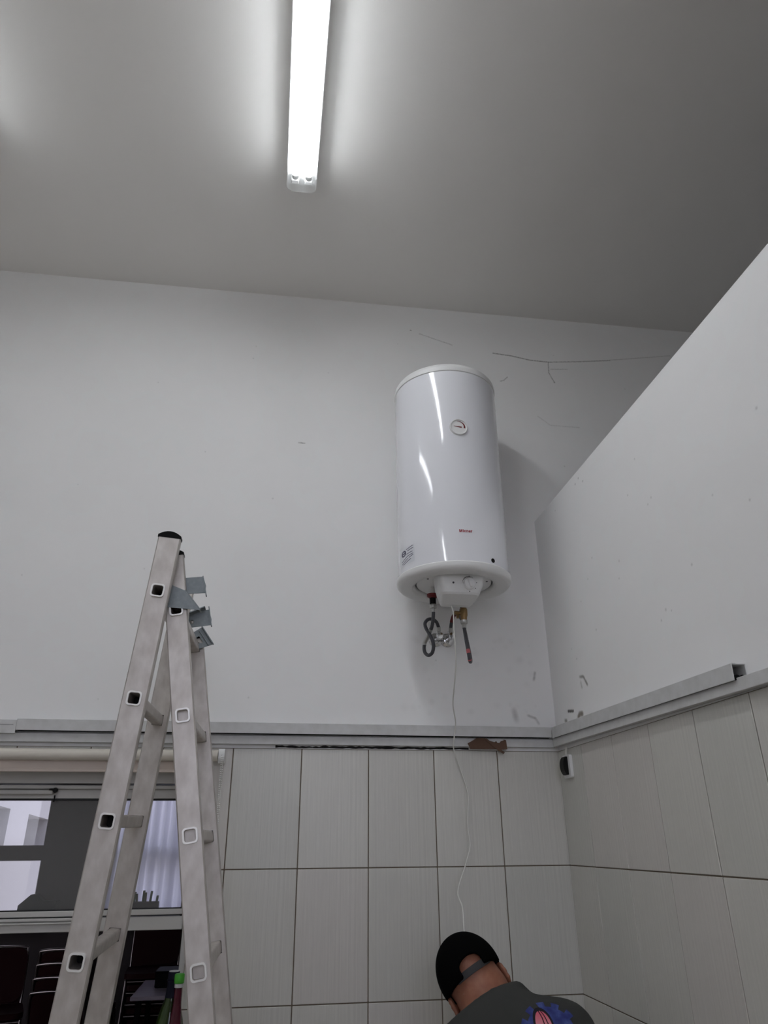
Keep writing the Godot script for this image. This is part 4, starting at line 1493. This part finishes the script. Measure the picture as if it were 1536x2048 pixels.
func man() -> void:
	var t := thing("person", "man in a black cap and grey T-shirt bending towards the tiled wall, seen from behind", "person")
	# head axes: r to his right, u crown, b back of the head
	var roll := deg_to_rad(29.0)
	var pitch := deg_to_rad(22.0)
	var r := Vector3(cos(roll), sin(roll), 0.0)
	var u0 := Vector3(-sin(roll), cos(roll), 0.0)
	var b := (Vector3(0, 0, 1) * cos(pitch) + u0 * sin(pitch)).normalized()
	var u := b.cross(r).normalized()
	var hb := Basis(r, u, b)
	var H := HEAD
	var L := func(x: float, y: float, z: float) -> Vector3: return H + hb * Vector3(x, y, z)
	# joints
	var c7 := C7
	var sr := Vector3(cos(0.25), sin(0.25), 0.06).normalized()
	var down := Vector3(0.20, -0.66, 0.72).normalized()
	var fwd := Vector3(0, -0.6, -0.8).normalized()
	var S := c7 + down * 0.075 + fwd * 0.035
	var SR := S + sr * 0.172
	var SL := S - sr * 0.185
	var hip := c7 + down * 0.56 + fwd * 0.08
	var HR := hip + Vector3(0.095, 0, -0.01)
	var HL := hip - Vector3(0.095, 0, -0.01)
	var KR := Vector3(HR.x + 0.03, 0.47, HR.z - 0.16)
	var KL := Vector3(HL.x - 0.03, 0.47, HL.z - 0.16)
	var AR := Vector3(KR.x + 0.01, 0.09, KR.z + 0.14)
	var AL := Vector3(KL.x - 0.01, 0.09, KL.z + 0.14)
	var ER := SR + Vector3(0.09, -0.25, -0.10)
	var EL := SL + Vector3(-0.05, -0.24, -0.12)
	var WR := ER + Vector3(-0.12, -0.10, -0.19)
	var WL := EL + Vector3(0.10, -0.10, -0.18)
	var st := sb()
	var f := Field.new()
	f.k = 0.05
	f.cap(S + sr * 0.09, hip + Vector3(0.06, 0, 0), 0.085, 0.095)
	f.cap(S - sr * 0.09, hip - Vector3(0.06, 0, 0), 0.085, 0.095)
	f.cap(c7 + fwd * 0.03, SR, 0.05, 0.055)
	f.cap(c7 + fwd * 0.03, SL, 0.05, 0.055)
	for q in [[SR, ER, 0.05, 0.038], [SL, EL, 0.05, 0.038], [ER, WR, 0.037, 0.025], [EL, WL, 0.037, 0.025], [HR, KR, 0.085, 0.052], [HL, KL, 0.085, 0.052], [KR, AR, 0.052, 0.035], [KL, AL, 0.052, 0.035]]:
		f.cap(q[0], q[1], q[2], q[3])
	for A in [AR, AL]:
		f.cap(A + Vector3(0, -0.045, 0.02), A + Vector3(0, -0.06, -0.16), 0.034, 0.026)
	f.cap(c7 + fwd * 0.02, L.call(0, -0.055, 0.03), 0.058, 0.056)
	nets(st, f, Vector3(-0.95, 0.0, 0.05), Vector3(0.25, 1.42, 1.15), 0.020)
	# head with face
	f = Field.new()
	f.k = 0.022
	f.ellipsoid(L.call(0, 0.042, 0.004), hb, Vector3(0.0775, 0.096, 0.098))
	f.ellipsoid(L.call(0, -0.035, -0.035), hb, Vector3(0.064, 0.078, 0.068))
	f.ellipsoid(L.call(0, -0.020, 0.035), hb, Vector3(0.070, 0.070, 0.062))
	f.cap(L.call(0, -0.03, 0.030), c7 + fwd * 0.02, 0.060, 0.064)
	f.cap(L.call(-0.03, -0.03, 0.035), c7 - sr * 0.025 + fwd * 0.01, 0.040, 0.046)
	f.cap(L.call(0.03, -0.03, 0.035), c7 + sr * 0.025 + fwd * 0.01, 0.040, 0.046)
	f.cap(L.call(0, 0.02, -0.098), L.call(0, -0.022, -0.118), 0.008, 0.014)      # nose
	f.cap(L.call(-0.035, 0.030, -0.085), L.call(0.035, 0.030, -0.085), 0.012, 0.012)   # brow
	f.cap(L.call(-0.022, -0.054, -0.094), L.call(0.022, -0.054, -0.094), 0.008, 0.008)   # lips
	f.cap(L.call(-0.012, -0.092, -0.082), L.call(0.012, -0.092, -0.082), 0.018, 0.018)   # chin
	for s in [-1.0, 1.0]:
		f.cap(L.call(s * 0.030, -0.005, -0.080), L.call(s * 0.048, -0.012, -0.066), 0.014, 0.014)   # cheekbone
	nets(st, f, H - Vector3(0.17, 0.19, 0.17), H + Vector3(0.17, 0.19, 0.17), 0.0052)
	for s in [-1.0, 1.0]:
		f = Field.new()
		f.k = 0.006
		var eb := hb * Basis(Vector3(0, 1, 0), s * 0.25)
		var ec: Vector3 = L.call(s * 0.082, -0.010, 0.008)
		for q in 9:
			var a0 := deg_to_rad(-70 + 40 * q) if q < 6 else deg_to_rad(-70 + 240)
			var a1 := deg_to_rad(-70 + 40 * minf(q + 1, 6))
			f.cap(ec + eb * Vector3(s * 0.004, sin(a0) * 0.027, cos(a0) * 0.015), ec + eb * Vector3(s * 0.004, sin(a1) * 0.027, cos(a1) * 0.015), 0.0042, 0.0042)
		f.ellipsoid(ec, eb, Vector3(0.0045, 0.024, 0.014))
		f.ellipsoid(ec + eb * Vector3(0, -0.026, -0.006), eb, Vector3(0.006, 0.009, 0.009))
		f.cap(ec, L.call(s * 0.062, -0.012, 0.0), 0.006, 0.010)
		nets(st, f, ec - Vector3(0.05, 0.05, 0.05), ec + Vector3(0.05, 0.05, 0.05), 0.0034)
	for h in [[WR, ER, -1.0], [WL, EL, 1.0]]:
		f = Field.new()
		f.k = 0.008
		var al: Vector3 = (h[0] - h[1]).normalized()
		var th: Vector3 = (Vector3(h[2], 0.5, 0) - al * al.dot(Vector3(h[2], 0.5, 0))).normalized()
		var pm: Vector3 = al.cross(th) * (1.0 if al.cross(th).y < 0 else -1.0)
		hand(f, h[0], al, pm, th)
		nets(st, f, h[0] - Vector3(0.19, 0.19, 0.19), h[0] + Vector3(0.19, 0.19, 0.19), 0.0055)
	var body := mk("body", st, M.skin, t)
	for s in [-1.0, 1.0]:
		st = sb()
		lathe(st, [Vector2(0, -0.010), Vector2(0.007, -0.007), Vector2(0.010, 0), Vector2(0.007, 0.007), Vector2(0, 0.010)], 14, Transform3D(Basis.IDENTITY, L.call(s * 0.030, 0.010, -0.090)))
		mk("eye", st, M.pvc, body)
	# T-shirt
	f = Field.new()
	f.k = 0.06
	f.cap(S + sr * 0.085 - fwd * 0.005, hip + Vector3(0.07, 0, 0) + down * 0.02, 0.098, 0.112)
	f.cap(S - sr * 0.085 - fwd * 0.005, hip - Vector3(0.07, 0, 0) + down * 0.02, 0.098, 0.112)
	f.cap(c7 + down * 0.02, SR, 0.082, 0.067)
	f.cap(c7 + down * 0.02, SL, 0.060, 0.066)
	f.cap(c7 + fwd * 0.02, L.call(0, -0.065, 0.025), 0.064, 0.068)
	f.cap(c7 + down * 0.01, NECK_R, 0.060, 0.046)
	f.cap(c7 + down * 0.01, NECK_L, 0.060, 0.042)
	f.cap(SR, SR.lerp(ER, 0.75), 0.066, 0.064)
	f.cap(SL, SL.lerp(EL, 0.75), 0.066, 0.064)
	var nd := u
	var collar: Vector3 = COLLAR
	f.cuts.append(func(p: Vector3) -> float: return maxf((p - collar).dot(CUT_N), -1.0))
	f.cuts.append(func(p: Vector3) -> float: return (p - (hip + down * 0.05)).dot(down))
	f.cuts.append(func(p: Vector3) -> float: return minf((p - SR.lerp(ER, 0.72)).dot((ER - SR).normalized()), 0.5) if (p - SR).length() < 0.35 and (p - SR).dot(sr) > 0.0 else -1.0)
	f.cuts.append(func(p: Vector3) -> float: return minf((p - SL.lerp(EL, 0.72)).dot((EL - SL).normalized()), 0.5) if (p - SL).length() < 0.35 and (p - SL).dot(sr) < 0.0 else -1.0)
	st = sb()
	nets(st, f, Vector3(-0.95, 0.68, 0.15), Vector3(0.20, 1.42, 1.20), 0.012)
	var shirt := mk("t_shirt", st, M.shirt, t)
	# print on the back: a blue cog with a pink oval
	var lc := LOGO
	var ln := LOGO_N.normalized()
	var lx := (sr - ln * sr.dot(ln)).normalized()
	var ly := ln.cross(lx)
	var arr: Array = shirt.mesh.surface_get_arrays(0)
	var vs: PackedVector3Array = arr[Mesh.ARRAY_VERTEX]
	var ns: PackedVector3Array = arr[Mesh.ARRAY_NORMAL]
	var ids = arr[Mesh.ARRAY_INDEX]
	var count: int = ids.size() if ids != null else vs.size()
	st = sb()
	st.set_smooth_group(1)
	for i in range(0, count, 3):
		var q := []
		for k in 3:
			q.append(ids[i + k] if ids != null else i + k)
		var m := (vs[q[0]] + vs[q[1]] + vs[q[2]]) / 3.0 - lc
		if absf(m.dot(lx)) > 0.105 or absf(m.dot(ly)) > 0.115 or ns[q[0]].dot(ln) < 0.1:
			continue
		for k in 3:
			var d: Vector3 = vs[q[k]] - lc
			st.set_uv(Vector2(0.5 + d.dot(lx) / 0.19, 0.5 - d.dot(ly) / 0.19))
			st.add_vertex(vs[q[k]] + ns[q[k]] * 0.0012)
	mk("back_print", st, M.print, shirt)
	# trousers and shoes
	f = Field.new()
	f.k = 0.05
	for q in [[HR, KR, 0.105, 0.068], [HL, KL, 0.105, 0.068], [KR, AR, 0.068, 0.058], [KL, AL, 0.068, 0.058]]:
		f.cap(q[0], q[1], q[2], q[3])
	f.cap(HR + Vector3(0, 0.02, 0), HL + Vector3(0, 0.02, 0), 0.115, 0.115)
	st = sb()
	nets(st, f, Vector3(-0.75, 0.03, 0.25), Vector3(0.25, 1.15, 1.15), 0.018)
	mk("trousers", st, M.trousers, t)
	for A in [AR, AL]:
		f = Field.new()
		f.k = 0.03
		f.cap(A + Vector3(0, -0.045, 0.03), A + Vector3(0, -0.055, -0.17), 0.042, 0.036)
		f.cap(A + Vector3(0, 0.0, 0.01), A + Vector3(0, -0.04, -0.08), 0.042, 0.036)
		f.cuts.append(func(p: Vector3) -> float: return -p.y)
		st = sb()
		nets(st, f, A - Vector3(0.1, 0.12, 0.26), A + Vector3(0.1, 0.08, 0.12), 0.010)
		mk("shoe", st, M.black, t)
	# cap: shell over the crown, cut away at the back above the strap
	f = Field.new()
	f.k = 0.004
	var cc: Vector3 = L.call(0, 0.046, 0.004)
	f.k = 0.03
	f.ellipsoid(cc - r * 0.012 - u * 0.004, hb, Vector3(0.082, 0.100, 0.108))
	f.ellipsoid(cc + r * 0.012 - u * 0.004, hb, Vector3(0.082, 0.100, 0.108))
	var inner := Transform3D(Basis(r * 0.0805, u * 0.100, b * 0.102), cc).affine_inverse()
	var rim: Vector3 = L.call(0, 0.020, 0.0)
	var rim_n := (-u + b * 0.06).normalized()
	var hole: Vector3 = L.call(0, 0.046, 0.10)
	f.cuts.append(func(p: Vector3) -> float: return -((inner * p).length() - 1.0) * 0.08)
	f.cuts.append(func(p: Vector3) -> float: return (p - rim).dot(rim_n))
	f.cuts.append(func(p: Vector3) -> float:
		var d := p - hole
		if d.dot(b) < -0.05:
			return -1.0
		return -(Vector2(d.dot(r) / 0.034, d.dot(u) / 0.020 if d.dot(u) > 0 else d.dot(u) / 0.2).length() - 1.0) * 0.035)
	st = sb()
	nets(st, f, cc - Vector3(0.14, 0.14, 0.14), cc + Vector3(0.14, 0.14, 0.14), 0.0042)
	var cp := mk("cap", st, M.cap_cloth, t)
	# band over the lower edge, left open at the opening's foot, and the strap across it
	st = sb()
	var loop := []
	for k in 25:
		var a := lerpf(-0.62, 0.62, k / 24.0)
		loop.append(a)
	for k in 24:
		for w in [[0.0, 1.0]]:
			var ring := func(a: float, y: float, g: float) -> Vector3: return cc + r * sin(a) * (0.0925 + g) * sqrt(1.0 - pow(y / 0.105, 2)) + b * cos(a) * (0.1075 + g) * sqrt(1.0 - pow(y / 0.105, 2)) + u * y
			var q := [ring.call(loop[k], -0.024, 0.001), ring.call(loop[k + 1], -0.024, 0.001), ring.call(loop[k + 1], -0.006, 0.001), ring.call(loop[k], -0.006, 0.001)]
			var q2 := [ring.call(loop[k], -0.024, -0.002), ring.call(loop[k + 1], -0.024, -0.002), ring.call(loop[k + 1], -0.006, -0.002), ring.call(loop[k], -0.006, -0.002)]
			poly(st, q, q[0] - cc)
			poly(st, q2, cc - q[0])
			poly(st, [q[0], q[1], q2[1], q2[0]], -u)
			poly(st, [q[2], q[3], q2[3], q2[2]], u)
	mk("strap", st, M.cap_strap, cp)
	st = sb()
	var brim := PackedVector2Array()
	for k in 17:
		var a := PI * k / 16.0
		brim.append(Vector2(cos(a) * 0.078, 0.06 + sin(a) * 0.105))
	brim.append(Vector2(-0.07, 0.045))
	brim.append(Vector2(0.07, 0.045))
	extrude(st, brim, 0.004, Transform3D(Basis(r, -b * 0.97 - u * 0.22, (r).cross(-b * 0.97 - u * 0.22)), L.call(0, 0.028, -0.005)), true)
	mk("brim", st, M.cap_cloth, cp)

const HEAD := Vector3(-0.487, 1.298, 0.42)
const C7 := Vector3(-0.470, 1.235, 0.535)
const COLLAR := Vector3(-0.480, 1.290, 0.50)
const CUT_N := Vector3(-0.40, 0.80, -0.45)
const NECK_R := Vector3(-0.408, 1.276, 0.475)
const NECK_L := Vector3(-0.545, 1.225, 0.49)
const LOGO := Vector3(-0.362, 1.227, 0.657)
const LOGO_N := Vector3(0.1, 0.7, 0.7)

func print_materials() -> void:
	M.tube_glow = mat(Color(0.9, 0.9, 0.9), 0.5)
	M.tube_glow.emission_enabled = true
	M.tube_glow.emission = LAMP_COLOR
	M.tube_glow.emission_energy_multiplier = TUBE_GLOW
	M.cover = mat(Color(0.93, 0.95, 0.95, 0.10), 0.08)
	M.cover.transparency = BaseMaterial3D.TRANSPARENCY_ALPHA
	M.knob = mat(Color(0.93, 0.93, 0.93), 0.25)
	M.logo_red = mat(c8(165, 36, 52), 0.4)
	M.black_gloss = mat(c8(15, 15, 13), 0.5, 0, 0.3)
	M.navy = mat(c8(12, 13, 32), 0.5, 0, 0.3)
	M.green_cap = mat(c8(70, 165, 45), 0.4)
	M.green_glass = mat(Color(0.30, 0.42, 0.16, 0.12), 0.05)
	M.green_glass.refraction_enabled = true
	M.green_glass.refraction_scale = 0.05
	M.red_glass = mat(c8(76, 20, 36), 0.08)
	# sticker print: round seal and slanted lines
	var im := Image.create(64, 96, false, Image.FORMAT_RGB8)
	im.fill(Color(0.87, 0.875, 0.895))
	var ink := c8(52, 48, 78)
	for y in 96:
		for x in 64:
			var d := Vector2((x - 22.0) / 11.0, (y - 30.0) / 17.0).length()
			if d < 1.0 and (d > 0.55 or absf(y - 30.0) < 4):
				im.set_pixel(x, y, ink)
	for l in [[34, 14, 58, 5], [38, 24, 58, 18], [34, 40, 56, 36], [12, 72, 40, 52], [40, 52, 58, 48], [14, 84, 40, 66], [44, 64, 58, 56], [20, 90, 50, 74]]:
		for k in 60:
			var p := Vector2(l[0], l[1]).lerp(Vector2(l[2], l[3]), k / 59.0)
			if (k * 7) % 11 > 1:
				im.fill_rect(Rect2i(int(p.x), int(p.y), 2, 3), ink)
	M.sticker = mat(Color.WHITE, 0.3)
	M.sticker.albedo_texture = ImageTexture.create_from_image(im)
	# cog print for the back of the T-shirt
	im = Image.create(256, 256, false, Image.FORMAT_RGBA8)
	im.fill(Color(0.15, 0.18, 0.42, 0.0))
	var nz := FastNoiseLite.new()
	nz.seed = 17
	nz.frequency = 0.02
	for y in 256:
		for x in 256:
			var p := Vector2(x - 128, y - 128)
			var ang := atan2(p.y, p.x)
			var teeth := 1.0 if cos(ang * 12.0) > -0.1 else 0.0
			var rr := 88.0 + 20.0 * teeth
			var d := p.length()
			if d < rr:
				var k := 0.5 + 0.5 * nz.get_noise_2d(x, y)
				var c := c8(36, 44, 108).lerp(c8(92, 112, 170), k * k * 1.1)
				if d < 40.0 and p.y > 30.0:
					c = c8(26, 24, 44)
				im.set_pixel(x, y, c)
			var q := Vector2((p.x + 20.0) / 28.0, (p.y + 24.0) / 52.0).rotated(-0.12)
			if q.length() < 1.25:
				im.set_pixel(x, y, c8(24, 18, 26))
			if q.length() < 1.0:
				var c := c8(212, 96, 116).lerp(c8(226, 200, 196), clampf(0.5 + q.y * 0.6, 0, 1))
				var cv := 0.25 * q.y * q.y
				if absf(q.x - 0.05 + cv) < 0.07 or absf(q.x - 0.5 + cv * 1.6) < 0.07:
					c = c8(60, 18, 30)
				im.set_pixel(x, y, c)
	M.print = mat(Color.WHITE, 0.85)
	M.print.albedo_texture = ImageTexture.create_from_image(im)
	M.print.texture_repeat = false
	M.print.transparency = BaseMaterial3D.TRANSPARENCY_ALPHA_SCISSOR
	M.print.alpha_scissor_threshold = 0.5

func _ready() -> void:
	view()
	materials()
	print_materials()
	light_fitting("twin tube ceiling light above the camera, its far end in view", Vector3(-1.122, CEIL, 1.345), 1.32)
	light_fitting("twin tube ceiling light farther left, out of the frame", Vector3(-2.37, CEIL - 0.012, 1.345), 0.62)
	light_fitting("twin tube ceiling light at the back left, out of the frame", Vector3(-2.40, CEIL - 0.012, 3.75), 1.2)
	room()
	hall()
	hatch()
	heater()
	ladder()
	man()
	trunkings()
	pipes()
	bottles()
	small_things()
